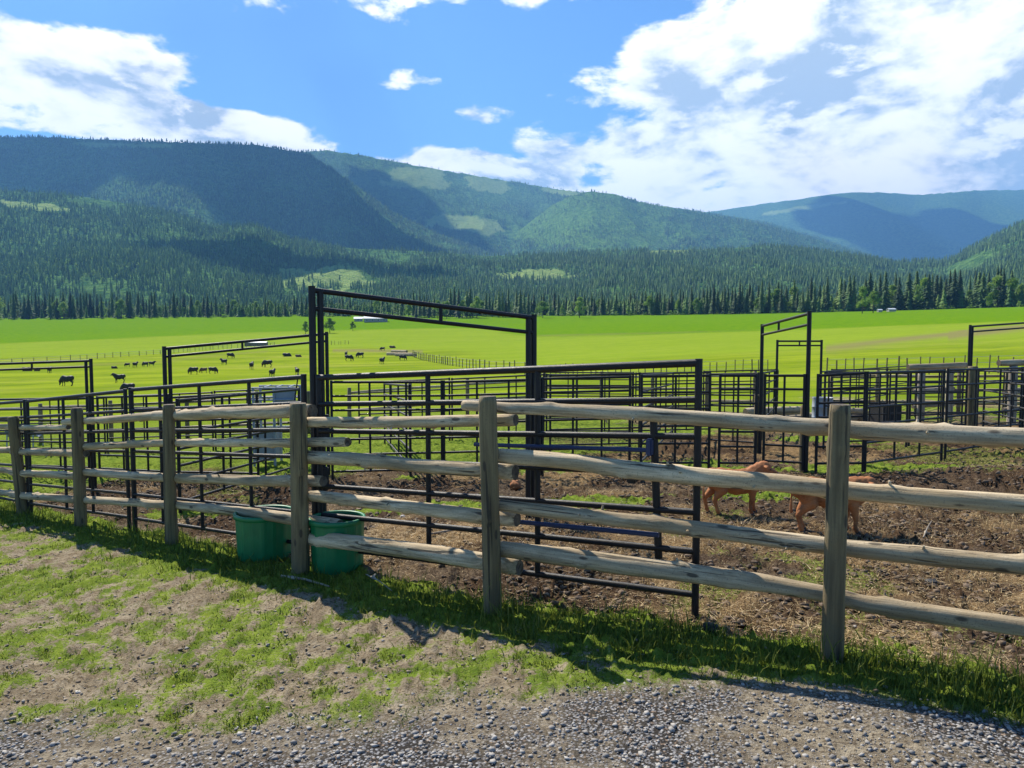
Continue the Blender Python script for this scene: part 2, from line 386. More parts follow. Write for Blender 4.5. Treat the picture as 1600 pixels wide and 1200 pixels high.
sv = t.add('ShaderNodeSeparateColor'); t.l.new(vor.outputs['Color'], sv.inputs[0])
grav = t.mix(sv.outputs[0], (.14, .14, .15), (.50, .49, .48)); grav = t.mix(t.ss(sv.outputs[1], .75, .9), grav, (.30, .22, .16)); grav = t.mix(t.ss(vor.outputs['Distance'], .25, .6), grav, (.05, .045, .04)); grav = t.mix(t.ss(n_l, .42, .60, 0., .9), grav, soil)
c = t.mix(A['gravel'], c, grav)
t.l.new(c, b.inputs['Base Color']); b.inputs['Specular IOR Level'].default_value = .0
bump(t, b, t.math('ADD', n_f, t.math('MULTIPLY', n_ff, .5)), .02)
M_ground = m
tag(link('ground', ground_me, M_ground), kind='structure')
print('ground', len(ground_me.vertices))

# ------------------------------------------------------------------ grass blades, straw
def blades(name, n, ylo, yhi, test, hlo, hhi, wid, material, lean=.5, flat=False, umax=.95, power=1.6):
    r = ylo+(yhi-ylo)*rng.random(n)**power; uu = (rng.random(n)*2-1)*umax
    x = uu*(r+.6); y = r
    keep = test(x, y); x = x[keep]; y = y[keep]; k = len(x)
    z = _gz(x, y); s_ = fence_side(x, y)
    a = rng.random(k)*6.283; h = hlo+(hhi-hlo)*rng.random(k)**2*(.5+fbm(x*2.5, y*2.5, 131, 3))
    h = h*(1+.5*np.exp(-(s_/.5)**2)) if not flat else h
    wd = wid*(.7+.6*rng.random(k))*(1+y*.05); ln = lean*rng.random(k); la = rng.random(k)*6.283
    bx, by = np.cos(a)*wd, np.sin(a)*wd
    if flat:
        dxy = np.stack([np.cos(la)*h, np.sin(la)*h], 1); lift = .004+.03*rng.random(k); zz = z+lift
        v = np.stack([np.stack([x-bx, y-by, zz], 1), np.stack([x+bx, y+by, zz], 1),
                      np.stack([x+dxy[:, 0], y+dxy[:, 1], zz+(rng.random(k)-.35)*h*.35], 1)], 1)
        f = np.arange(k*3).reshape(-1, 3); me = np_mesh(name, v.reshape(-1, 3), f)
        set_attr(me, 'tone', np.repeat(rng.random(k), 3))
    else:
        lx, ly = np.cos(la)*ln*h, np.sin(la)*ln*h
        z = z-.01
        v = np.stack([np.stack([x-bx, y-by, z], 1), np.stack([x+bx, y+by, z], 1),
                      np.stack([x+bx*.7+lx*.35, y+by*.7+ly*.35, z+h*.55], 1), np.stack([x-bx*.7+lx*.35, y-by*.7+ly*.35, z+h*.55], 1),
                      np.stack([x+lx, y+ly, z+h*.95], 1)], 1)
        i = np.arange(k)[:, None]*5
        f = np.concatenate([np.stack([i[:, 0], i[:, 0]+1, i[:, 0]+2], 1), np.stack([i[:, 0], i[:, 0]+2, i[:, 0]+3], 1), np.stack([i[:, 0]+3, i[:, 0]+2, i[:, 0]+4], 1)])
        me = np_mesh(name, v.reshape(-1, 3), f)
        set_attr(me, 'tone', np.repeat(np.clip(.5*rng.random(k)+.5*fbm(x*1.5, y*1.5, 99, 3), 0, 1), 5))
    return link(name, me, material)
def blade_mat(name, a, b_, c, tr=.4):
    m, t, b = mat(name, .6); f = t.attr('tone').outputs['Fac']
    cc = t.mix(t.ss(f, .2, .75), a, b_); cc = t.mix(t.ss(f, .78, .95, 0., .8), cc, c)
    t.l.new(cc, b.inputs['Base Color']); b.inputs['Specular IOR Level'].default_value = .3
    trn = t.add('ShaderNodeBsdfTranslucent'); t.l.new(cc, trn.inputs[0]); ms = t.add('ShaderNodeMixShader'); ms.inputs[0].default_value = tr
    t.l.new(b.outputs[0], ms.inputs[1]); t.l.new(trn.outputs[0], ms.inputs[2]); t.l.new(ms.outputs[0], t.n['Material Output'].inputs[0]); return m
M_blade = blade_mat('grass_blades', (.055, .095, .014), (.18, .21, .028), (.38, .32, .14))
M_straw = blade_mat('straw_stalks', (.28, .18, .085), (.58, .42, .20), (.72, .58, .34), .2)
def t_grass(x, y): g = masks(x, y); return rng.random(len(x)) < sstep(g[0], .05, .85)*.85+.07*(fence_side(x, y) < 0)*(1-g[3])
def t_band(x, y):
    g = masks(x, y)[0]; s = fence_side(x, y); return (rng.random(len(x)) < g*np.exp(-((s+.05)/.45)**2))
def t_straw(x, y):
    s = masks(x, y); return (fence_side(x, y) > .15) & (rng.random(len(x)) < (s[1]*.9+.08)*(1-.6*s[2]))
def t_tall(x, y):
    g = masks(x, y)[1]; return (fence_side(x, y) > .4) & (rng.random(len(x)) < sstep(g, .6, 1.)*(fbm(x*2.2, y*2.2, 121, 3) > .55))
o = blades('grass', 380000, 3.4, 17, t_grass, .010, .036, .0032, M_blade, 1.2); tag(o, 'short yellow green grass growing in patches over the trodden soil', 'grass', kind='stuff')
o = blades('fence_line_grass', 170000, 3.6, 14, t_band, .015, .10, .0035, M_blade, 1.0, power=1.3); tag(o, 'longer green grass left growing along the foot of the log fence', 'grass', kind='stuff')
def t_weed(x, y):
    s = fence_side(x, y); return (np.abs(s+.03) < .28) & (fbm(x*2.1, y*2.1, 151, 3, .6) > .52)
o = blades('weeds', 15000, 3.6, 13, t_weed, .10, .30, .0030, M_blade, .7, power=1.3); tag(o, 'tall ragged grass stalks standing round the log fence posts', 'weeds', kind='stuff')
o = blades('straw', 300000, 4.4, 14, t_straw, .02, .12, .0022, M_straw, flat=True); tag(o, 'dry straw and old hay littered over the pen floor', 'straw', kind='stuff')
o = blades('dry_stubble', 60000, 4.5, 11, t_tall, .03, .11, .0022, M_straw, 1.3); tag(o, 'upright dry stubble in clumps on the pen floor', 'stubble', kind='stuff')

def clods(name, n, test, lo, hi, material, label, ylo=3.5, yhi=15, power=1.5):
    """loose lumps of earth, each an uneven little stone of soil"""
    base = bmesh.new(); bmesh.ops.create_icosphere(base, subdivisions=1, radius=1); bv = np.array([v.co[:] for v in base.verts]); bf = np.array([[v.index for v in f.verts] for f in base.faces]); base.free()
    y = ylo+(yhi-ylo)*rng.random(n)**power; x = (rng.random(n)*2-1)*.95*(y+.6); k_ = test(x, y); x = x[k_]; y = y[k_]; k = len(x); sz = (lo+(hi-lo)*rng.random(k)**3)
    v = bv[None]*(1+1.1*(rng.random((k, len(bv), 1))-.5))*sz[:, None, None]*np.array([1, 1, .65])*(.75+.5*rng.random((k, 1, 3)))
    v = v+np.stack([x, y, _gz(x, y)+sz*.25], 1)[:, None, :]; f = bf[None]+(np.arange(k)*len(bv))[:, None, None]
    me = np_mesh(name, v.reshape(-1, 3), f.reshape(-1, 3), False); set_attr(me, 'tone', np.repeat(rng.random(k), len(bv))); o = link(name, me, material); tag(o, label, 'soil', kind='stuff')
m, t, b = mat('loose_soil', .95); tn = t.attr('tone').outputs['Fac']; geo = t.add('ShaderNodeNewGeometry'); q = t.noise(geo.outputs['Position'], 90, 3, .6)
t.l.new(t.mix(t.math('ADD', t.math('MULTIPLY', tn, .7), t.math('MULTIPLY', q, .3)), (.04, .027, .018), (.20, .14, .09)), b.inputs['Base Color']); M_clod = m
m, t, b = mat('dry_soil', .95); tn = t.attr('tone').outputs['Fac']; t.l.new(t.mix(tn, (.12, .09, .06), (.38, .31, .22)), b.inputs['Base Color']); M_clod2 = m
m, t, b = mat('pebbles', .8); tn = t.attr('tone').outputs['Fac']; t.l.new(t.mix(tn, (.12, .11, .10), (.40, .37, .33)), b.inputs['Base Color']); M_peb = m
clods('soil_clods', 42000, lambda x, y: (fence_side(x, y) > .3) & (rng.random(len(x)) < .10+masks(x, y)[2]*1.0), .006, .036, M_clod, 'loose dark clods of earth churned up by the cattle')
clods('dry_crumbs', 26000, lambda x, y: (fence_side(x, y) < -.3) & (rng.random(len(x)) < (1-masks(x, y)[0])*(1-masks(x, y)[3])), .003, .015, M_clod2, 'dry crumbs of soil scattered over the ground before the fence', 3.6, 11)
clods('gravel_stones', 40000, lambda x, y: (rng.random(len(x)) < .55*masks(x, y)[3]+.02), .004, .017, M_peb, 'loose grey gravel at the edge of the track', 2.6, 5.2, 1.0)
# ------------------------------------------------------------------ mountains
def crest_fn(pts, D):
    """photo crest points -> height at depth D as a function of u"""
    us = []; hs = []
    for px, py in pts:
        p = pix(px, py, 1.0); us.append(p.x); hs.append((p.z-ZC))
    return lambda u: np.interp(u, us, hs)*D+ZC
RIDGES = [  # crest points, depth of crest, depth of foot (None = field edge), front power, back width, relief
    ([(-400, 300), (-100, 296), (0, 298), (60, 300), (100, 303), (200, 318), (260, 330), (330, 352), (400, 352), (450, 372), (550, 388), (650, 392), (760, 400), (850, 397), (950, 392), (1100, 390), (1200, 384), (1330, 397), (1400, 410), (1480, 406), (1540, 374), (1600, 345), (1750, 310), (2000, 290)], 2600, None, 1.05, 1100, 34),
    ([(-500, 230), (-200, 222), (0, 214), (60, 213), (130, 216), (200, 219), (300, 222), (400, 226), (440, 232), (480, 240), (520, 264), (560, 293), (620, 335), (680, 363), (760, 392), (850, 415), (2000, 440)], 4500, 2200, 1.1, 1500, 60),
    ([(-500, 300), (300, 258), (440, 240), (480, 235), (510, 234), (560, 241), (640, 256), (720, 270), (800, 283), (870, 295), (930, 302), (1000, 316), (1110, 332), (1200, 347), (1330, 387), (1400, 412), (2000, 460)], 6600, 3300, 1.15, 1800, 95),
    ([(600, 460), (760, 405), (800, 370), (830, 345), (860, 322), (890, 306), (925, 298), (960, 303), (1000, 315), (1060, 327), (1110, 335), (1200, 352), (1330, 390), (1400, 412), (2000, 460)], 5200, 2900, 1.0, 1500, 45),
    ([(-500, 400), (900, 360), (1050, 340), (1110, 330), (1200, 317), (1260, 309), (1330, 299), (1380, 300), (1430, 304), (1475, 301), (1520, 297), (1600, 296), (1800, 300), (2300, 310)], 10300, 5600, 1.0, 2500, 260)]
RIDGES = [(crest_fn(p, Dc), Dc, Df, pw, bwd, rel) for p, Dc, Df, pw, bwd, rel in RIDGES]
def mz(x, y):
    x = np.asarray(x, float); y = np.asarray(y, float); u = x/y
    zb = _gz(x, np.minimum(y, edge_d(u)*1.0)); z = zb+np.maximum(y-edge_d(u), 0)*.02-2
    for i, (cf_, Dc, Df, pw, bwd, rel) in enumerate(RIDGES):
        foot = edge_d(u)+420 if Df is None else Df
        top = cf_(u); wob = 1+.10*(fbm(u*6, u*0+i, 300+i, 3)-.5); Dcc = Dc*wob; top = cf_(u)*wob
        t_ = np.clip((y-foot)/(Dcc-foot), 0, None); base = 20+ZC
        g = np.where(t_ < 1, np.clip(t_, 0, 1)**pw, 1-np.clip((y-Dcc)/bwd, 0, 1))
        sc = 1/(rel*9.)
        # gullies that run down the slope
        gul = 1-np.abs(2*fbm(x*sc+y*.15*sc, y*.35*sc, 310+i, 4, .5)-1)*2
        env_ = np.clip(t_, 0, 1)*np.clip(1-t_, 0, 1)*4*(t_ < 1)
        zi = base+(top-base)*g+rel*env_*(gul-.75)+rel*.25*env_*(fbm(x*sc*6, y*sc*6, 330+i, 3)-.5)
        z = np.where(t_ > 0, np.maximum(z, zi), z)
    return z
NM, NK = 1150, 620
um = np.linspace(-1.15, 1.15, NM); Dm = np.geomspace(395, 14500, NK)
DM, UM = np.meshgrid(Dm, um, indexing='ij'); XM = UM*DM; YM = DM; ZM = mz(XM, YM)
ZM = np.where(YM < edge_d(UM)*1.02, _gz(XM, YM)-3.0, ZM)
mount_me = np_mesh('mountains', np.stack([XM, YM, ZM], -1).reshape(-1, 3), grid_faces(NK, NM), True)
# photo position of every vertex, to know where logged clearings lie on the slopes
elv = (ZM-ZC)/YM
PXM = 800+F_PX*UM*1.0; PYM = 600-F_PX*np.tan(np.arctan(elv)+PITCH)
def patchm(cx, cy, rx, ry, tilt=0, Dlo=0, Dhi=1e9, seed=0):
    xx = PXM-cx; yy = (PYM-cy)-tilt*xx
    d = (np.abs(xx/rx)**2.6+np.abs(yy/ry)**2.6)**(1/2.6)+(fbm(PXM*.045, PYM*.09, 400+seed, 4, .6)-.5)*1.3
    return sstep(1-d, -.05, .07)*(YM > Dlo)*(YM < Dhi)
clear = np.zeros_like(ZM)
CLEAR = [(655, 280, 48, 16, .06, 4300, 1e9), (765, 289, 34, 11, .05, 4300, 1e9), (722, 349, 62, 13, .10, 3000, 1e9), (200, 227, 70, 4, .02, 2600, 1e9),
         (515, 434, 64, 20, 0, 700, 2650), (838, 430, 60, 8, .0, 700, 2650), (1035, 391, 38, 5, .02, 1300, 3400), (1180, 368, 40, 5, .12, 2000, 4600), (1020, 315, 30, 4, .3, 3000, 1e9),
         (880, 301, 40, 4, .15, 5600, 1e9), (60, 322, 60, 5, .1, 1700, 2700), (430, 345, 30, 6, .3, 2000, 3400), (1295, 374, 35, 3, .1, 2000, 4000), (1250, 325, 60, 3, -.15, 5000, 1e9), (1345, 305, 8, 40, 0, 1e8, 1e9)]
for i, (cx, cy, rx, ry, ti, lo, hi) in enumerate(CLEAR): clear = np.maximum(clear, patchm(cx, cy, rx, ry, ti, lo, hi, i))
young = np.maximum(patchm(930, 350, 130, 55, .12, 2600, 5400, 40)*.7, patchm(690, 290, 160, 40, .2, 2600, 1e9, 41)*.35)
set_attr(mount_me, 'clear', clear); set_attr(mount_me, 'young', young)
m, t, b = mat('forested_mountain', .95)
geo = t.add('ShaderNodeNewGeometry'); P = geo.outputs['Position']
n1 = t.noise(P, .004, 6, .6); n2 = t.noise(t.vmul(P, (1, 1, .35)), .035, 5, .7); n3 = t.noise(t.vmul(P, (1, 1, .25)), .12, 3, .7)
c = t.mix(t.ss(n2, .40, .60), (.050, .125, .032), (.13, .24, .06)); c = t.mix(t.ss(n1, .5, .7, 0., .5), c, (.085, .155, .045))
c = t.mix(t.ss(n3, .5, .68, 0., .6), c, (.025, .06, .025))
c = t.mix(t.math('MULTIPLY', t.attr('young').outputs['Fac'], .8), c, t.mix(t.ss(n2, .35, .65), (.13, .26, .045), (.20, .34, .065)))
c = t.mix(t.math('MULTIPLY', t.attr('clear').outputs['Fac'], .9), c, t.mix(t.ss(n2, .35, .65), (.24, .35, .09), (.34, .42, .13)))
t.l.new(c, b.inputs['Base Color']); b.inputs['Specular IOR Level'].default_value = .0
bump(t, b, t.math('ADD', n2, n3), 14)
tag(link('mountains', mount_me, m), kind='structure')

# ------------------------------------------------------------------ trees
def spruce_bm(h, r, layers, spikes, rnd, droop=.35, skirt=.06):
    """whorls of drooping boughs with notches between them"""
    V = []; Fc = []
    for i in range(layers):
        f = i/(layers-1); z0 = h*(skirt+(1-skirt)*f**.95); rr = r*(1-f)**.85*(.8+.4*rnd.random())+.03*r
        zt = z0+h/layers*1.5; a0 = rnd.random()*6.28; c0 = len(V); V.append((0, 0, min(zt, h*1.01)))
        for k in range(spikes):
            a = a0+6.283*k/spikes+rnd.uniform(-.15, .15); q = rr*rnd.uniform(.62, 1.15)
            V.append((math.cos(a)*q, math.sin(a)*q, z0-q*droop*rnd.uniform(.6, 1.3)))
            a2 = a+3.1416/spikes; V.append((math.cos(a2)*q*.45, math.sin(a2)*q*.45, z0+.02*h*rnd.random()))
        n = spikes*2
        for k in range(n): Fc.append((c0, c0+1+k, c0+1+(k+1) % n))
    return V, Fc
def crown_mesh(name, V, Fc, mt):
    me = np_mesh(name, V, Fc, False); me.materials.append(mt); return me
def trunk_mesh(h, r, mt=None, lean=0):
    bm = bmesh.new(); bmesh.ops.create_cone(bm, cap_ends=True, segments=8, radius1=r, radius2=r*.15, depth=h, matrix=Matrix.Translation((0, 0, h/2-.4)))
    me = bm_mesh('trunk', bm, True); me.materials.append(M_bark); return me
def leafy_mesh(h, r, n, rnd, sz=.5, base=.25, nclump=14):
    """many leaf-sized faces gathered in uneven clumps"""
    g = np.random.default_rng(rnd.randrange(9999)); cl = []
    for i in range(nclump):
        f = g.random(); z = h*(base+(1-base)*f*.9); rad = r*math.sin(min(1, (f*.85+.2))*math.pi)**.6*g.random()**.5*.75
        a = g.random()*6.28; cl.append((math.cos(a)*rad, math.sin(a)*rad, z, r*(.28+.25*g.random())))
    cl = np.array(cl); id_ = g.integers(0, nclump, n); d = g.normal(size=(n, 3)); d /= np.linalg.norm(d, axis=1)[:, None]
    c = cl[id_, :3]+d*cl[id_, 3:4]*(g.random((n, 1))**.35)*np.array([1, 1, .8])
    a = g.normal(size=(n, 3)); a /= np.linalg.norm(a, axis=1)[:, None]; b2 = np.cross(a, g.normal(size=(n, 3))); b2 /= np.linalg.norm(b2, axis=1)[:, None]
    s_ = sz*(.6+.8*g.random((n, 1)))
    v = np.stack([c-a*s_, c+b2*s_*.6, c+a*s_, c-b2*s_*.6], 1).reshape(-1, 3); return v, np.arange(n*4).reshape(-1, 4)
rt = random.Random(5)
SPR = []
for i in range(7):
    h = 1.0; V, Fc = spruce_bm(24, rt.uniform(2.6, 4.2), rt.choice((15, 18, 21)), rt.choice((8, 9, 11)), rt)
    SPR.append((crown_mesh('spruce_crown', V, Fc, M_conif), trunk_mesh(23, .32)))
BRD = []
for i in range(4):
    V, Fc = leafy_mesh(14, 4.4, 1500, rt, .42); me = np_mesh('broadleaf_crown', V, Fc); me.materials.append(M_broad); BRD.append((me, trunk_mesh(10, .28)))
def place_tree(kind, x, y, h, label, group, z=None, wide=1.):
    if kind == 'spruce':
        cm, tm = SPR[rt.randrange(len(SPR))]; s_ = h/24; nm = 'spruce_tree'; cat = 'conifer tree'
    else: cm, tm = BRD[rt.randrange(len(BRD))]; s_ = h/14; nm = 'broadleaf_tree'; cat = 'broadleaf tree'
    e = empty(nm, (x, y, (gz(x, y) if z is None else z)-.2), rt.random()*6.28); wf = rt.uniform(.68, 1.32); e.scale = (s_*wide*wf, s_*wide*(.5+wf*.5), s_)
    label = ('slim ' if wf < .88 else 'broad ' if wf > 1.12 else '')+label
    tag(e, label, cat, group)
    link('crown', cm, None, e); link('trunk', tm, None, e); return e
SEG = [(90, 'at the far left end of the tree line'), (250, 'behind the leftmost gate frame'), (330, 'left of the middle of the second gate frame'), (480, 'behind the pale roofed cattle shelter'), (560, 'between the tallest frame post and the farmhouse'), (640, 'beside the farmhouse'),
       (740, 'over the left half of the dark clump'), (845, 'left of the tallest frame right post'), (960, 'just right of the tallest frame'), (1080, 'behind the free end of the wide gate'), (1190, 'left of the angled frame'),
       (1300, 'behind the angled gate frame'), (1400, 'above the tiny huts'), (1500, 'left of the rightmost gate frame'), (1560, 'above the rightmost gate frame')]
def seg_label(px):
    for lim, s_ in SEG:
        if px < lim: return s_
    return 'at the far right end'
# height of the tree tops in photo rows along the field edge
TOPS = ([-200, 0, 250, 420, 480, 560, 640, 700, 850, 1000, 1200, 1300, 1420, 1520, 1560, 1600, 1900], [458, 460, 462, 470, 462, 468, 462, 452, 462, 462, 440, 438, 428, 425, 414, 418, 420])
pxs = []; px = -60
while px < 1690:
    pxs.append(px); px += rt.uniform(3.6, 7.4)*(1+.2*(px > 1200))
for px in pxs:
    if 560 < px < 612 and rt.random() < .65: continue
    u = (px-800)/F_PX; D = float(edge_d(u))*rt.uniform(1.0, 1.07)-(30 if 640 < px < 830 else 0)
    D += 0 if not (490 < px < 640) else 25
    x = u*D; z0 = gz(x, D); zt = pix(px, float(np.interp(px, *TOPS))+abs(rt.gauss(0, 10))-8, D).z
    h = max(8, zt-z0)
    broad = rt.random() < (.26)
    if broad: place_tree('broad', x, D-6, h*rt.uniform(.45, .85), ('small ' if h < 16 else 'tall ')+'light green leafy tree '+seg_label(px), 'light broadleaf trees along the far edge of the field')
    else: place_tree('spruce', x, D, h, ('short ' if h < 18 else 'medium ' if h < 23 else 'tall ' if h < 28 else 'very tall ')+'dark conifer '+seg_label(px), 'dark conifers along the far edge of the field', wide=1.55)
for px, D, h, lab in ((478, 395, 7.5, 'lone small dark green tree left of the tall gate frame in the mown strip'), (516, 400, 9, 'thin small tree seen between the double posts of the gate frames'),
                      (552, 430, 6, 'bare young tree in front of the farmhouse'), (1345, 440, 16, 'bushy bright green tree at the foot of the right tree line'), (1362, 445, 13, 'smaller bright green bush beside the bushy tree on the right'),
                      (905, 560, 17, 'yellow green crown rising out of the middle tree line'), (848, 575, 13, 'bright green tree just right of the tall gate frame post'), (1542, 455, 10, 'round pale green tree near the right end of the tree line')):
    x = (px-800)/F_PX*D; place_tree('broad', x, D, h, lab, None, wide=1.1)

# the wooded slopes behind, one mass of small conifers
def inst_group(proto):
    ng = bpy.data.node_groups.new('scatter', 'GeometryNodeTree')
    ng.interface.new_socket('Geometry', in_out='INPUT', socket_type='NodeSocketGeometry'); ng.interface.new_socket('Geometry', in_out='OUTPUT', socket_type='NodeSocketGeometry')
    t = NT(ng); gi = t.add('NodeGroupInput'); go = t.add('NodeGroupOutput'); iop = t.add('GeometryNodeInstanceOnPoints'); oi = t.add('GeometryNodeObjectInfo')
    oi.inputs['Object'].default_value = proto; oi.inputs['As Instance'].default_value = True
    def named(n):
        q = t.add('GeometryNodeInputNamedAttribute', data_type='FLOAT'); q.inputs['Name'].default_value = n; return q.outputs['Attribute']
    cx = t.add('ShaderNodeCombineXYZ'); t.put(cx.inputs[2], named('rot'))
    cs = t.add('ShaderNodeCombineXYZ'); t.put(cs.inputs[0], named('wid')); t.put(cs.inputs[1], named('wid')); t.put(cs.inputs[2], named('hei'))
    t.l.new(gi.outputs[0], iop.inputs['Points']); t.l.new(oi.outputs['Geometry'], iop.inputs['Instance'])
    t.l.new(cx.outputs[0], iop.inputs['Rotation']); t.l.new(cs.outputs[0], iop.inputs['Scale']); t.l.new(iop.outputs[0], go.inputs[0]); return ng
def low_spruce(seed, n=7, sp=6):
    r_ = random.Random(seed); V, Fc = spruce_bm(24, 3.8, n, sp, r_, .4, .1); me = np_mesh('low_spruce', V, Fc); me.materials.append(M_conif_far); return me
proto_objs = []
for s_ in range(3):
    po = bpy.data.objects.new('forest_tree', low_spruce(50+s_)); proto_objs.append(po)
V, Fc = leafy_mesh(17, 4.6, 70, rt, 1.5); bme = np_mesh('low_leafy', V, Fc); bme.materials.append(M_broad); po = bpy.data.objects.new('forest_leafy', bme); proto_objs.append(po)
clear_flat = clear
def clear_at(x, y):
    u = x/y; iu = np.clip(((u+1.15)/2.3*(NM-1)).round().astype(int), 0, NM-1); idd = np.clip((np.log(y/395)/np.log(14500/395)*(NK-1)).round().astype(int), 0, NK-1)
    return clear_flat[idd, iu], young[idd, iu]
def scatter(name, n, ylo, yhi, ulim, proto, hlo, hhi, wid, label, power=1., edge=True, leafy=False):
    uu = (rng.random(n)*2-1)*ulim; D = ylo+(yhi-ylo)*rng.random(n)**power
    if edge: D = edge_d(uu)*1.06+D
    x = uu*D; y = D; c_, yg = clear_at(x, y); dn = fbm(x*.005, y*.005, 500, 5, .6)
    keep = (rng.random(n) > c_*.96) & (rng.random(n) < .15+1.9*(dn-.3)) & (rng.random(n) > yg*.35)
    if leafy: keep &= (fbm(x*.006, y*.006, 520, 3) > .52)
    x = x[keep]; y = y[keep]; z = mz(x, y)-.5
    me = bpy.data.meshes.new(name); me.vertices.add(len(x)); me.vertices.foreach_set('co', np.stack([x, y, z], 1).astype(np.float32).ravel())
    k = len(x); hh = (hlo+(hhi-hlo)*rng.random(k))/24*(1-.45*clear_at(x, y)[1]); set_attr(me, 'rot', rng.random(k)*6.28); set_attr(me, 'hei', hh); set_attr(me, 'wid', hh*wid*(.8+.4*rng.random(k)))
    o = link(name, me); md = o.modifiers.new('scatter', 'NODES'); md.node_group = inst_group(proto); tag(o, label, 'forest', kind='stuff'); print(name, k); return o
scatter('foothill_forest', 62000, 60, 2250, .82, proto_objs[0], 9, 21, 1.25, 'mass of dark conifers covering the lower slope behind the field', 1.2)
scatter('foothill_forest', 62000, 60, 2250, .82, proto_objs[1], 8, 18, 1.4, 'mass of mixed conifers covering the lower slope behind the field', 1.2)
scatter('foothill_leafy_wood', 13000, 40, 1500, .82, proto_objs[3], 10, 18, 1.3, 'pale leafy trees mixed into the lower slope forest', 1.3, leafy=True)
scatter('mountain_forest', 150000, 2700, 7000, .80, proto_objs[2], 13, 22, 1.9, 'far conifer forest covering the mountain sides', 1.1, edge=False)

scatter('edge_thicket', 7000, -30, 95, .82, proto_objs[1], 6, 17, 1.6, 'dense young conifers filling in under the tree line', 1.0)
scatter('edge_thicket', 2600, -34, 40, .82, proto_objs[3], 4, 10, 1.7, 'leafy bushes along the foot of the tree line', 1.0)

# ------------------------------------------------------------------ clouds high above that shade parts of the slopes
m, t, b = mat('cloud_white', 1.); b.inputs['Base Color'].default_value = (.85, .85, .86, 1); M_cloud = m
def cloud(px, py, D, alt, rx, ry, seed):
    """a bank of cloud standing towards the sun from the slope it shades"""
    p = pix(px, py, D); k = (alt-p.z)/S.z; c = p+S*k
    bm = bmesh.new(); r_ = random.Random(seed)
    for i in range(9):
        q = bmesh.ops.create_icosphere(bm, subdivisions=3, radius=1.0)['verts']
        ox, oy = (0, 0) if i == 0 else (r_.uniform(-.75, .75)*rx, r_.uniform(-.75, .75)*ry); sx = (.7 if i == 0 else r_.uniform(.25, .5))
        for v in q: v.co = Vector((v.co.x*rx*sx+ox, v.co.y*ry*sx+oy, (v.co.z if v.co.z > 0 else v.co.z*.2)*220*sx))
    for v in bm.verts:
        n_ = mnoise.fractal(v.co*.0022+Vector((seed, 0, 0)), 1, 2, 4); v.co *= 1+.22*n_
    o = link('cloud', bm_mesh('cloud', bm, True), M_cloud); o.location = c; o.rotation_euler.z = math.atan2(S.y, S.x)*0; tag(o, kind='structure')
cloud(330, 255, 4200, 4300, 1000, 480, 1); cloud(60, 262, 4100, 4400, 760, 460, 2); cloud(560, 325, 4000, 4200, 520, 420, 3); cloud(700, 388, 3300, 3900, 420, 300, 4); cloud(600, 250, 5900, 5400, 420, 480, 10)
cloud(1470, 350, 8200, 7600, 1000, 1200, 5); cloud(1330, 360, 8200, 7600, 480, 1100, 6); cloud(470, 400, 2000, 3000, 330, 130, 8); cloud(330, 375, 2000, 3000, 240, 150, 9)
# ------------------------------------------------------------------ haze in the valley air
bm = bmesh.new(); bmesh.ops.create_cube(bm, size=1, matrix=Matrix.Translation((0, 7400, 1200))@Matrix.Diagonal((40000, 15800, 2440, 1)))
m, t, b = mat('valley_haze'); t.n.remove(b); pv = t.add('ShaderNodeVolumePrincipled'); t.l.new(pv.outputs[0], t.n['Material Output'].inputs['Volume'])
pv.inputs['Color'].default_value = (.21, .50, 1.0, 1); pv.inputs['Density'].default_value = 0.85e-4; pv.inputs['Anisotropy'].default_value = .1
tag(link('haze', bm_mesh('haze', bm), m), kind='stuff')
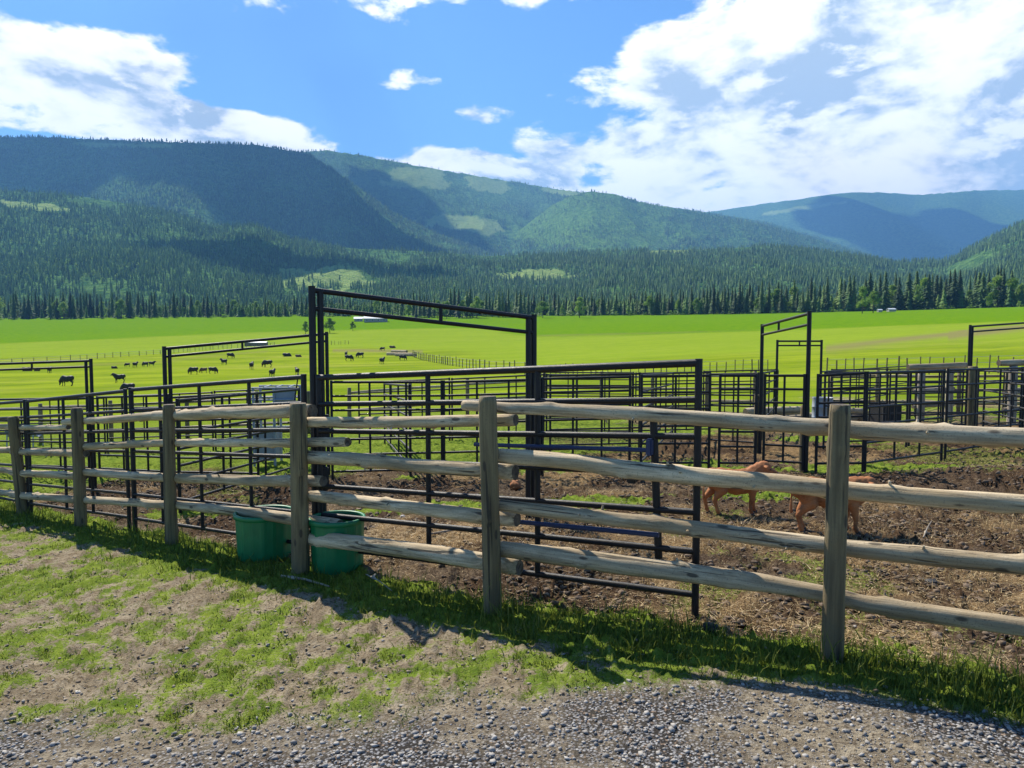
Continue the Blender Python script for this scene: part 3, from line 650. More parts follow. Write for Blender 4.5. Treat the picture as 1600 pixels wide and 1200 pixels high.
# ------------------------------------------------------------------ logs
def log_mesh(name, pts, rads, knots=4, seed=0, ring=.05, seg=14, rough=.05, cap_mat=True):
    """a round log through world points; local X runs from first to last. Returns mesh, matrix"""
    r_ = random.Random(seed); a = Vector(pts[0]); bz = Vector(pts[-1]); X = (bz-a).normalized(); L = (bz-a).length
    up = Vector((0, 0, 1)) if abs(X.z) < .9 else Vector((0, -1, 0)); Y = up.cross(X).normalized(); Z = X.cross(Y)
    Mx = Matrix((X, Y, Z)).transposed().to_4x4(); Mx.translation = a; inv = Mx.inverted(); loc = [inv @ Vector(p) for p in pts]
    lx = [p.x for p in loc]; n = max(4, int(L/ring)); bm = bmesh.new(); rings = []
    kn = [(r_.uniform(.08, .92)*L, r_.uniform(0, 6.28), r_.uniform(.010, .022)) for _ in range(knots)]
    for i in range(n+1):
        x = L*i/n; cy = float(np.interp(x, lx, [p.y for p in loc])); cz = float(np.interp(x, lx, [p.z for p in loc])); rr = float(np.interp(x, lx, rads))
        cy += .010*mnoise.noise(Vector((x*.9, seed*3.1, 0))); cz += .012*mnoise.noise(Vector((x*.8, seed*3.1, 9)))
        row = []
        for k in range(seg):
            th = 6.2832*k/seg; q = rr*(1+rough*mnoise.noise(Vector((x*2.2, math.cos(th)*1.3+seed, math.sin(th)*1.3)))+rough*.5*mnoise.noise(Vector((x*9, math.cos(th)*3+seed, math.sin(th)*3))))
            for kx, ka, kr in kn:
                dd = ((x-kx)/.035)**2+((((th-ka+3.14159) % 6.2832)-3.14159)*rr/.030)**2
                if dd < 4: q += kr*math.exp(-dd)
            if i in (0, n): q *= .93
            row.append(bm.verts.new((x, cy+q*math.cos(th), cz+q*math.sin(th))))
        rings.append(row)
    for i in range(n):
        for k in range(seg):
            f = bm.faces.new((rings[i][k], rings[i+1][k], rings[i+1][(k+1) % seg], rings[i][(k+1) % seg])); f.smooth = True
    e0 = bm.faces.new(rings[0]); e1 = bm.faces.new(rings[-1][::-1]); e0.material_index = e1.material_index = 1
    for kx, ka, kr in kn[:max(1, knots//2)]:      # short snags where a branch was cut
        if r_.random() < .6:
            rr = float(np.interp(kx, lx, rads)); cy = float(np.interp(kx, lx, [p.y for p in loc])); cz = float(np.interp(kx, lx, [p.z for p in loc]))
            d = Vector((r_.uniform(-.3, .3), math.cos(ka), math.sin(ka))).normalized()
            q = bmesh.ops.create_cone(bm, cap_ends=True, segments=6, radius1=.013, radius2=.007, depth=.045, matrix=Matrix.Translation(Vector((kx, cy, cz))+d*(rr+.012)) @ d.to_track_quat('Z', 'Y').to_matrix().to_4x4())
    bmesh.ops.recalc_face_normals(bm, faces=bm.faces)
    return bm_mesh(name, bm), Mx
def fence_depth(px, off=0.):
    u = (px-800)/F_PX
    for (ax, ay), (bx, by) in zip(FP[:-1], FP[1:]):
        den = (bx-ax)-u*(by-ay)
        if abs(den) < 1e-9: continue
        t = (u*ay-ax)/den
        if -1e-6 <= t <= 1+1e-6: return ay+t*(by-ay)+off/.8
    return FP[-1][1]
fence = empty('log_fence', (FP[4][0], FP[4][1], gz(*FP[4])))
tag(fence, 'weathered rail fence of round logs on thick posts crossing the whole foreground', 'fence')
fence_inv = Matrix.Translation(-Vector(fence.location))
def fence_part(name, pts, rads, mt, **kw):
    me, Mx = log_mesh(name, pts, rads, **kw); me.materials.append(mt); me.materials.append(M_end)
    return link(name, me, None, fence, fence_inv @ Mx)
POSTS = [(1312, 632, 33), (765, 619, 28.5), (465, 630, 27), (263, 632, 18.5), (120, 637, 17.5), (24, 651, 16), (-60, 655, 14), (-130, 660, 12), (1830, 640, 40), (2700, 650, 60)]
post_objs = {}
for i, (px, top, wpx) in enumerate(POSTS):
    D = [d for p_, d in FENCE if p_ == px][0]; p = pix(px, top, D); r0 = wpx*D/F_PX/2
    lean = {765: -.022, 465: 0, 24: -.05, 1312: .003}.get(px, 0.)*1.2
    base = Vector((p.x-lean*1.0, D, gz(p.x, D)-.12)); ptop = Vector((p.x+lean*.6, D, p.z))
    post_objs[px] = fence_part('post', [base, base.lerp(ptop, .5)+Vector((.004*(i % 3-1), 0, 0)), ptop], [r0*1.06, r0, r0*.98], M_post, knots=3, seed=20+i, rough=.05, seg=20)
RAILS = [  # (points in the photo: px, py, thickness), run behind the posts
    [(724, 633, 17), (800, 639, 20), (1000, 646, 23), (1200, 662, 26), (1312, 669, 29), (1345, 672, 30), (1600, 685, 33), (1800, 694, 36)],
    [(775, 712, 25), (880, 721, 27), (1000, 736, 30), (1200, 753, 30), (1312, 765, 30), (1345, 769, 31), (1600, 788, 33), (1800, 803, 35)],
    [(778, 789, 20), (880, 800, 23), (1000, 815, 25), (1200, 842, 28), (1312, 855, 29), (1345, 859, 30), (1600, 884, 33), (1800, 905, 35)],
    [(780, 857, 27), (900, 872, 31), (1000, 885, 34), (1200, 913, 30), (1312, 932, 28), (1345, 942, 28), (1600, 981, 32), (1800, 1012, 34)],
    [(481, 660, 18), (600, 659, 19), (700, 658, 20), (806, 656, 21)],
    [(476, 714, 22), (560, 719, 23), (650, 728, 23), (745, 734, 24), (806, 738, 28)],
    [(478, 773, 18), (560, 783, 20), (650, 793, 22), (745, 806, 25), (808, 812, 26)],
    [(478, 840, 25), (560, 849, 26), (650, 861, 27), (745, 875, 28), (812, 886, 28)],
    [(240, 650, 16), (350, 645, 19), (450, 642, 23), (488, 642, 25)],
    [(268, 692, 13), (350, 692, 14), (450, 692, 15), (544, 690, 17)],
    [(262, 747, 16), (350, 749, 17), (450, 752, 19), (505, 752, 19)],
    [(268, 788, 14), (350, 796, 16), (450, 810, 20), (531, 822, 24)],
    [(100, 660, 11), (190, 654, 13), (262, 648, 16), (285, 647, 17)],
    [(125, 698, 12), (190, 695, 12), (280, 692, 13)],
    [(127, 736, 13), (190, 742, 13), (275, 747, 15)],
    [(125, 780, 13), (190, 784, 13), (280, 789, 14)],
    [(10, 668, 8), (60, 668, 9), (108, 667, 9)],
    [(20, 706, 11), (70, 707, 12), (135, 709, 12)],
    [(18, 738, 11), (70, 741, 12), (132, 745, 13)],
    [(18, 773, 11), (70, 777, 12), (135, 782, 13)],
    [(-80, 668, 8), (-20, 667, 9), (34, 666, 9)], [(-75, 702, 9), (-20, 703, 10), (36, 704, 11)], [(-75, 730, 9), (-20, 733, 10), (34, 737, 11)], [(-75, 764, 9), (-20, 768, 10), (36, 772, 11)],
    [(-140, 672, 8), (-55, 668, 8)], [(-140, 700, 8), (-55, 702, 9)], [(-140, 728, 8), (-55, 731, 9)], [(-140, 757, 8), (-55, 764, 9)]]
for i, rl in enumerate(RAILS):
    off = .135
    pts = [pix(px, py, fence_depth(px, off+(.10 if (i in (4, 5, 6, 7) and px > 770) else 0)+(.10 if (i in (8, 9, 10, 11) and px > 470) else 0))) for px, py, w_ in rl]
    rads = [w_*.95*fence_depth(px, off)/F_PX/2 for px, py, w_ in rl]
    fence_part('rail', pts, rads, M_rail, knots=(16 if i < 4 else 8), seed=60+i, rough=.11, seg=16)
def ring_mesh(R_, r, tilt=0, waves=0):
    bm = bmesh.new(); n = 22; rr = []
    for i in range(n):
        a = 6.2832*i/n; row = []
        for k in range(6):
            q = 6.2832*k/6; row.append(bm.verts.new(((R_+r*math.cos(q))*math.cos(a), (R_+r*math.cos(q))*math.sin(a), r*math.sin(q)+tilt*math.cos(a)*R_+waves*math.sin(3*a))))
        rr.append(row)
    for i in range(n):
        for k in range(6): bm.faces.new((rr[i][k], rr[(i+1) % n][k], rr[(i+1) % n][(k+1) % 6], rr[i][(k+1) % 6]))
    return bm_mesh('twine', bm, True)
for row, wob in ((688, .01), (737, .02), (739, -.05), (801, .03), (803, -.02)):
    pp = pix(465, row, 6.98); me = ring_mesh(.086, .004, wob, .004); me.materials.append(M_twine)
    o = link('twine', me, None, post_objs[465]); o.matrix_local = post_objs[465].matrix_local.inverted() @ Matrix.Translation(pp-Vector(fence.location))

# ------------------------------------------------------------------ steel panels and gates
def tube_data(seg=12):
    bm = bmesh.new(); bmesh.ops.create_cone(bm, cap_ends=True, segments=seg, radius1=1, radius2=1, depth=1, matrix=Matrix.Translation((0, 0, .5)))
    for f in bm.faces: f.smooth = len(f.verts) == 4
    me = bpy.data.meshes.new('pipe'); bm.to_mesh(me); bm.free(); return me
TUBES = {}
def pipe(name, a, b_, r, mt, parent, inv):
    key = mt.name
    if key not in TUBES: TUBES[key] = tube_data(); TUBES[key].materials.append(mt)
    a = Vector(a); b_ = Vector(b_); d = b_-a
    M_ = Matrix.Translation(a) @ d.to_track_quat('Z', 'Y').to_matrix().to_4x4() @ Matrix.Diagonal((r, r, d.length, 1))
    o = bpy.data.objects.new(name, TUBES[key]); col.objects.link(o); o.parent = parent; o.matrix_local = inv @ M_; return o
rp = random.Random(3)
def panel(pa, Da, pb, Db, label, ta=None, tb=None, H=1.7, nb=7, stiles=(0, .36, .7, 1), r=.021, group=None, name='corral_fence', cat='steel fence', mt=None, post_r=.024, lift=.16, feet=True, posts_down=None, sag=0):
    mt = mt or M_steel
    A = Vector(((pa-800)/F_PX*Da, Da, 0)); B = Vector(((pb-800)/F_PX*Db, Db, 0)); A.z = gz(A.x, A.y); B.z = gz(B.x, B.y)
    zA = pix(pa, ta, Da).z if ta else A.z+H; zB = pix(pb, tb, Db).z if tb else B.z+H
    zA += rp.uniform(-.02, .02) if not ta else 0; zB += rp.uniform(-.02, .02) if not tb else 0
    e = empty(name, A); tag(e, label, cat, group); inv = Matrix.Translation(-A)
    for k in range(nb):
        f = k/(nb-1); f = f**.93
        za = A.z+lift+(zA-A.z-lift)*f; zb = B.z+lift+(zB-B.z-lift)*f
        pipe('rail', (A.x, A.y, za), (B.x, B.y, zb), r*(1.15 if k == nb-1 else 1), mt, e, inv)
    for i, s_ in enumerate(stiles):
        p = A.lerp(B, s_); zt = zA+(zB-zA)*s_; end = s_ in (0, 1)
        q = Vector((p.x, p.y+.001, p.z-(.03 if (feet and end) else -lift+.02)))
        pipe('upright', q, (p.x+.0, p.y+.001, zt+(.03 if end else .0)), post_r if end else r*.95, mt, e, inv)
    return e
def bead(name, loc, dim, mt, parent=None, inv=None, rz=0, bev=.2):
    bm = bmesh.new(); bmesh.ops.create_cube(bm, size=1, matrix=Matrix.Diagonal((*dim, 1)))
    bmesh.ops.bevel(bm, geom=list(bm.edges), offset=min(dim)*bev, segments=2, affect='EDGES')
    me = bm_mesh(name, bm); me.materials.append(mt); M_ = Matrix.Translation(loc) @ Matrix.Rotation(rz, 4, 'Z')
    return link(name, me, None, parent, inv @ M_ if inv else M_)
GP = 'black steel corral panels'
# the wide gate just behind the log fence
g1 = panel(497, 7.3, 1092, 5.36, 'wide black seven bar gate hung from the tallest frame', 590, 567, nb=7, stiles=(0, .355, 1), r=.025, post_r=.028, name='corral_gate', cat='gate', lift=.17)
inv = Matrix.Translation(-Vector(g1.location))
def on_gate(px, row):
    u = (px-800)/F_PX; ax, ay = (497-800)/F_PX*7.3, 7.3; bx, by = (1092-800)/F_PX*5.36, 5.36
    t_ = (u*ay-ax)/((bx-ax)-u*(by-ay)); return pix(px, row, ay+t_*(by-ay))
pipe('upright', on_gate(840, 896), on_gate(840, 580), .024, M_steel, g1, inv)
pipe('upright', on_gate(1029, 872), on_gate(1021, 655), .030, M_steel, g1, inv)
d_ = Vector((0, .055, 0)); pipe('slide_bar', on_gate(742, 693)-d_, on_gate(1016, 702)-d_, .017, M_blue, g1, inv)
pipe('slide_bar', on_gate(800, 812)-d_, on_gate(1027, 833)-d_, .02, M_blue, g1, inv)
lt = bead('latch', on_gate(1013, 697)-d_, (.05, .05, .13), M_blue, g1, inv, rz=-.6); bead('latch', on_gate(985, 749)-d_, (.07, .04, .04), M_steel, g1, inv, rz=-.6)
# left run just behind the log fence
panel(474, 7.45, 203, 9.35, 'black steel panel left of the wide gate, behind the larger green tub', 589, 609, stiles=(0, .27, .55, .8, 1), group=GP, post_r=.03)
panel(194, 9.45, 40, 11.0, 'black steel panel behind the second log fence bay from the left', 611, 627, stiles=(0, .33, .6, 1), group=GP)
panel(36, 11.1, -130, 13.6, 'black steel panel cut off by the left edge, behind the leftmost fence post', 627, 640, stiles=(0, .3, .6, 1), group=GP)
# second row
LS = [(517, 12.9, 690, 12.7, 597, 597, 'black steel panel seen under the left half of the tallest gate header'),
      (693, 12.7, 844, 12.4, 597, 593, 'black steel panel seen under the right half of the tallest gate header'),
      (848, 12.4, 985, 12.3, 592, 589, 'black steel panel immediately right of the tallest gate frame'),
      (1003, 12.3, 1110, 12.3, 588, 587, 'narrow black steel panel crossing behind the free end of the wide gate'),
      (1126, 12.3, 1183, 12.3, 587, 587, 'narrowest black steel panel, left of the angled gate frame'),
      (1196, 12.6, 1258, 12.3, 587, 587, 'black steel gate hanging in the angled frame on the right'),
      (1279, 12.2, 1353, 12.0, 587, 583, 'narrow black steel panel just right of the angled gate frame'),
      (1356, 12.0, 1476, 13.7, 583, 579, 'black steel panel in front of the dark water tank, running away to the right'),
      (1482, 13.8, 1598, 15.9, 578, 575, 'black steel panel running away past the frame near the right edge'),
      (1602, 16.0, 1720, 18.2, 575, 572, 'black steel panel at the right edge of the view')]
for i, (a, da, b_, db, t1, t2, lb) in enumerate(LS):
    panel(a, da, b_, db, lb, t1, t2, stiles=((0, .5, 1) if b_-a < 110 else (0, .35, .68, 1)), group=GP, r=.02, nb=(6 if i in (3, 7, 8) else 7))
# inner panel from the second row back to the left fence, and rows behind
panel(275, 10.4, 466, 14.2, 'black steel panel slanting away between the second and third log fence bays', H=1.62, group=GP, stiles=(0, .3, .65, 1))
panel(150, 15.0, 262, 14.0, 'black steel panel left of the gate frame behind the log fence', H=1.62, group=GP)
panel(-20, 16.6, 140, 15.2, 'black steel panel under the leftmost gate frame', H=1.62, group=GP)
panel(262, 14.0, 400, 13.2, 'black steel panel below the second gate frame from the left', H=1.6, group=GP)
panel(30, 21.5, 160, 20.4, 'distant black steel panel behind the leftmost frame, close to the pasture', H=1.55, group=GP, r=.019)
panel(164, 20.3, 330, 19.5, 'distant black steel panel between the two left frames', H=1.55, group=GP, r=.019)
panel(334, 19.4, 476, 19.0, 'distant black steel panel behind the grey cattle chute', H=1.55, group=GP, r=.019)
panel(-110, 13.8, -10, 20.0, 'black steel panel slanting away at the far left', H=1.6, group=GP)
B3 = [(560, 19.6, 702, 19.4), (706, 19.4, 850, 19.2), (854, 19.2, 985, 19.0), (989, 19.0, 1110, 19.1), (1296, 19.6, 1388, 19.8), (1392, 19.8, 1506, 20.2), (1530, 20.4, 1680, 21.5)]
L3 = ['rear black steel panel below the grazing cattle, left of the twin uprights', 'rear black steel panel in line with the right post of the tallest frame', 'rear black steel panel left of centre of the wide gate',
      'rear black steel panel behind the free end of the wide gate', 'rear black steel panel just right of the small distant frame', 'rear black steel panel with the dark water tank before it', 'rear black steel panel beyond the frame at the right edge']
for (a, da, b_, db), lb in zip(B3, L3): panel(a, da, b_, db, lb, H=1.62, group='rear rows of black steel panels', r=.019, mt=M_steel2, nb=6)
panel(1003, 12.45, 1052, 19.0, 'black steel panel running away from the second row toward the rear row', H=1.62, group=GP, r=.02, mt=M_steel2, nb=6)
panel(1192, 17.4, 1216, 24.0, 'dark steel panel leading back from the angled frame to the small frame', H=1.6, group=GP, mt=M_steel2, nb=6)
panel(1284, 22.6, 1420, 31.0, 'dark steel panel leading off from the small distant frame', H=1.6, group='rear rows of black steel panels', mt=M_steel2, nb=5)
panel(640, 13.0, 600, 19.4, 'dark steel panel dividing the pens left of the twin uprights', H=1.6, group=GP, mt=M_steel2, nb=6)

RG = 'rear rows of black steel panels'
for a, da, b_, db, lb in ((1290, 15.6, 1420, 15.9, 'dark steel panel between the second row and the water tank'), (1424, 16.0, 1512, 16.6, 'dark steel panel left of the rightmost gate frame'),
      (1300, 25.5, 1432, 25.0, 'distant dark steel panel behind the water tank'), (1436, 25.0, 1570, 24.6, 'distant dark steel panel behind the timber rack'), (1574, 24.6, 1720, 24.2, 'distant dark steel panel at the right edge'),
      (1100, 24.0, 1212, 23.8, 'distant dark steel panel behind the log heap'), (1540, 17.4, 1640, 13.2, 'dark steel panel slanting toward the viewer at the right edge'), (860, 15.6, 1000, 15.6, 'dark steel panel between the second and rear rows'),
      (1110, 16.2, 1186, 15.6, 'dark steel panel reaching the far leg of the angled gate frame'), (845, 24.5, 990, 24.0, 'distant dark steel panel right of the tallest frame'), (994, 24.0, 1096, 24.0, 'distant dark steel panel behind the gate end post')):
    panel(a, da, b_, db, lb, H=1.62, group=RG, r=.019, mt=M_steel2, nb=rp.choice((5, 6, 7)), stiles=(0, .3, .66, 1) if b_-a > 100 else (0, .5, 1))

# ------------------------------------------------------------------ tall gate frames
def frame(pa, Da, ta, pb, Db, tb, drop, label, divs=(.5,), r=.033, gap=.09, mt=None, plate=False):
    mt = mt or M_steel
    A = Vector(((pa-800)/F_PX*Da, Da, 0)); B = Vector(((pb-800)/F_PX*Db, Db, 0)); A.z = gz(A.x, A.y); B.z = gz(B.x, B.y)
    zA = pix(pa, ta, Da).z; zB = pix(pb, tb, Db).z; e = empty('gate_frame', A); tag(e, label, 'gate frame', 'tall steel gate frames over the pens'); inv = Matrix.Translation(-A)
    dv = (B-A); dv.z = 0; dv.normalize()
    for P_, z_, s_ in ((A, zA, 1), (B, zB, -1)):
        pipe('post', (P_.x, P_.y, P_.z-.1), (P_.x, P_.y, z_+.02), r, mt, e, inv)
        if gap: q = P_+dv*gap*s_; pipe('post', (q.x, q.y, P_.z-.1), (q.x, q.y, z_-.03), r*.9, mt, e, inv)
    pipe('header', (A.x, A.y, zA-.02), (B.x, B.y, zB-.02), r*.75, mt, e, inv)
    pipe('header', (A.x, A.y, zA-drop), (B.x, B.y, zB-drop), r*.65, mt, e, inv)
    for s_ in divs:
        p = A.lerp(B, s_); zt = zA+(zB-zA)*s_; pipe('header_spacer', (p.x, p.y, zt-drop), (p.x, p.y, zt-.02), r*.6, mt, e, inv)
    if plate: 
        q = A+dv*.09+Vector((0, -.05, 0)); a2 = math.atan2(dv.y, dv.x)
        bead('hinge_plate', Vector((q.x, q.y, pix(505, 668, 7.3).z)), (.17, .05, .24), M_steel, e, inv, a2); bead('hinge_plate', Vector((q.x, q.y, pix(505, 750, 7.3).z)), (.13, .05, .24), M_steel, e, inv, a2)
    return e
frame(489, 7.35, 450, 834, 9.0, 494, .20, 'tallest black steel gate frame, its header sloping down to the right', r=.036, gap=.085, plate=True, divs=(.53,))
frame(257, 12.0, 543, 511, 13.6, 520, .15, 'black steel gate frame over the pens left of the tallest frame', divs=(.45,), gap=.08)
frame(-150, 13.4, 572, 142, 13.6, 562, .13, 'black steel gate frame whose header reaches the left edge', divs=(.68,), gap=.09, r=.03)
frame(1190, 15.2, 508, 1263, 12.3, 488, .20, 'black steel gate frame seen at an angle on the right, header rising to the right', divs=(.4,), gap=.0, r=.036)
frame(1214, 22.0, 532, 1283, 22.0, 532, .15, 'small distant steel gate frame behind the angled one', divs=(.5,), gap=.0, r=.036, mt=M_steel2)
frame(1514, 17.0, 509, 1690, 19.5, 497, .14, 'dark steel gate frame whose header runs out of the right edge', divs=(.6,), gap=.09, r=.03, mt=M_steel2)

# ------------------------------------------------------------------ log posts and rail runs farther back
def back_fence(pts, H, nr, label, name='rail_fence', r=.05, mt=M_rail, pr=.075, group=None, rail_mt=None, jit=.02):
    P_ = []
    for px, D in pts: x = (px-800)/F_PX*D; P_.append(Vector((x, D, gz(x, D))))
    e = empty(name, P_[0]); tag(e, label, 'fence', group); inv = Matrix.Translation(-P_[0])
    for i, p in enumerate(P_):
        me, Mx = log_mesh('post', [p-Vector((0, 0, .1)), p+Vector((0, 0, H+.1+rp.uniform(-.05, .05)))], [pr, pr*.95], knots=0, seed=i, ring=.4, seg=8); me.materials.append(M_post); me.materials.append(M_end); link('post', me, None, e, inv @ Mx)
    for a, b_ in zip(P_[:-1], P_[1:]):
        for k in range(nr):
            z_ = H*(k+1)/nr-.08; me, Mx = log_mesh('rail', [a+Vector((-.05, .06, z_+rp.uniform(-jit, jit))), b_+Vector((.05, .06, z_+rp.uniform(-jit, jit)))], [r*1.05, r*.9], knots=0, seed=rp.randrange(99), ring=.5, seg=8)
            me.materials.append(rail_mt or mt); me.materials.append(M_end); link('rail', me, None, e, inv @ Mx)
    return e
back_fence([(850, 30), (940, 29.5), (1020, 29), (1105, 28.5), (1180, 28)], 1.45, 3, 'pale wooden rail fence closing the pens beyond the middle panels')
back_fence([(1300, 28), (1372, 27.5), (1440, 27), (1500, 26.5), (1575, 26), (1660, 25.5)], 1.4, 3, 'pale wooden rail fence closing the pens on the right, behind the water tank')
back_fence([(-60, 26), (60, 25.5), (170, 25), (290, 24.5), (400, 24), (480, 24)], 1.3, 3, 'grey wooden rail fence between the left pens and the cattle pasture', mt=M_rail)
back_fence([(545, 26), (640, 27), (730, 28), (830, 29)], 1.3, 2, 'low grey rail fence beyond the pens below the grazing cattle', mt=M_rail)
def wood_post(px, D, H, r, label):
    x = (px-800)/F_PX*D; z = gz(x, D); me, Mx = log_mesh('wooden_post', [Vector((x, D, z-.1)), Vector((x+.01, D, z+H))], [r, r*.95], knots=3, seed=int(px), seg=12)
    me.materials.append(M_post); me.materials.append(M_end); o = link('wooden_post', me); o.matrix_world = Mx; tag(o, label, 'post')
wood_post(1259, 12.45, 1.12, .075, 'grey wooden post beside the near leg of the angled gate frame'); wood_post(1184, 15.3, 1.2, .06, 'grey wooden post at the far leg of the angled gate frame')
wood_post(1520, 16.8, 1.75, .11, 'thick grey wooden post by the frame near the right edge'); wood_post(1586, 22.0, 1.7, .09, 'short wooden post at the right edge among the rear panels')

# wire fences on thin posts out in the pasture
def wire_fence(pts, n, H, label, r=.05, wires=3, seed=1, irregular=.25, wr=.012):
    r_ = random.Random(seed); xs = np.array([(px-800)/F_PX*D for px, D in pts]); ys = np.array([D for _, D in pts]); s_ = np.r_[0, np.cumsum(np.hypot(np.diff(xs), np.diff(ys)))]
    P_ = []
    for i in range(n):
        q = s_[-1]*(i/(n-1)); q = min(max(q+r_.uniform(-irregular, irregular)*s_[-1]/n, 0), s_[-1]); x = float(np.interp(q, s_, xs)); y = float(np.interp(q, s_, ys)); P_.append(Vector((x, y, gz(x, y))))
    e = empty('post_fence', P_[0]); tag(e, label, 'fence'); inv = Matrix.Translation(-P_[0])
    for p in P_: pipe('post', p-Vector((0, 0, .2)), p+Vector((r_.uniform(-.06, .06), 0, H*r_.uniform(.85, 1.12))), r*r_.uniform(.8, 1.3), M_post, e, inv)
    for k in range(wires):
        bm = bmesh.new(); z_ = H*(k+.8)/wires
        for a, b_ in zip(P_[:-1], P_[1:]):
            d = b_-a; bmesh.ops.create_cone(bm, cap_ends=False, segments=4, radius1=wr, radius2=wr, depth=d.length, matrix=Matrix.Translation((a+b_)/2+Vector((0, 0, z_))-P_[0]) @ d.to_track_quat('Z', 'Y').to_matrix().to_4x4())
        me = bm_mesh('wire', bm); me.materials.append(M_galv); link('wire', me, None, e)
    return e
wire_fence([(645, 175), (700, 128), (760, 100), (830, 84)], 38, 1.5, 'row of thin fence posts marching toward the pens through the pasture', r=.07, seed=2)
wire_fence([(835, 83), (950, 76), (1100, 72), (1200, 70)], 34, 1.15, 'row of thin posts running right behind the wide gate', r=.045, seed=3)
wire_fence([(-20, 168), (120, 190), (250, 220), (340, 262), (430, 300)], 46, 1.4, 'thin post and wire fence crossing the far left pasture', r=.07, seed=4, wr=.03)
wire_fence([(500, 290), (545, 300)], 9, 1.6, 'short line of posts right of the double frame uprights', r=.08, seed=5)
wire_fence([(1290, 62), (1440, 58), (1620, 55)], 20, 1.4, 'thin post fence behind the right hand pens', r=.05, seed=6)
# ------------------------------------------------------------------ cattle
def blobs_to_mesh(name, caps, voxel, smooth=4, mt=None, parts_mt=None):
    """union of tapered capsules melted into one continuous skin"""
    bm = bmesh.new()
    for c in caps:
        p0, r0, p1, r1 = c[:4]; sq = c[4] if len(c) > 4 else (1, 1, 1); p0 = Vector(p0); p1 = Vector(p1); L = (p1-p0).length; n = max(1, int(L/(min(r0, r1)*.45)))
        for i in range(n+1):
            f = i/n; r = r0+(r1-r0)*f; p = p0.lerp(p1, f)
            bmesh.ops.create_icosphere(bm, subdivisions=2, radius=1, matrix=Matrix.Translation(p) @ Matrix.Diagonal((r*sq[0], r*sq[1], r*sq[2], 1)))
    me = bm_mesh(name, bm); o = bpy.data.objects.new('tmp', me); col.objects.link(o)
    rm = o.modifiers.new('r', 'REMESH'); rm.mode = 'VOXEL'; rm.voxel_size = voxel; rm.use_smooth_shade = True
    sm = o.modifiers.new('s', 'SMOOTH'); sm.iterations = smooth; sm.factor = .5
    dg = bpy.context.evaluated_depsgraph_get(); out = bpy.data.meshes.new_from_object(o.evaluated_get(dg)); out.name = name
    bpy.data.objects.remove(o); bpy.data.meshes.remove(me)
    out.materials.clear()
    if mt: out.materials.append(mt)
    for p in out.polygons: p.use_smooth = True
    return out
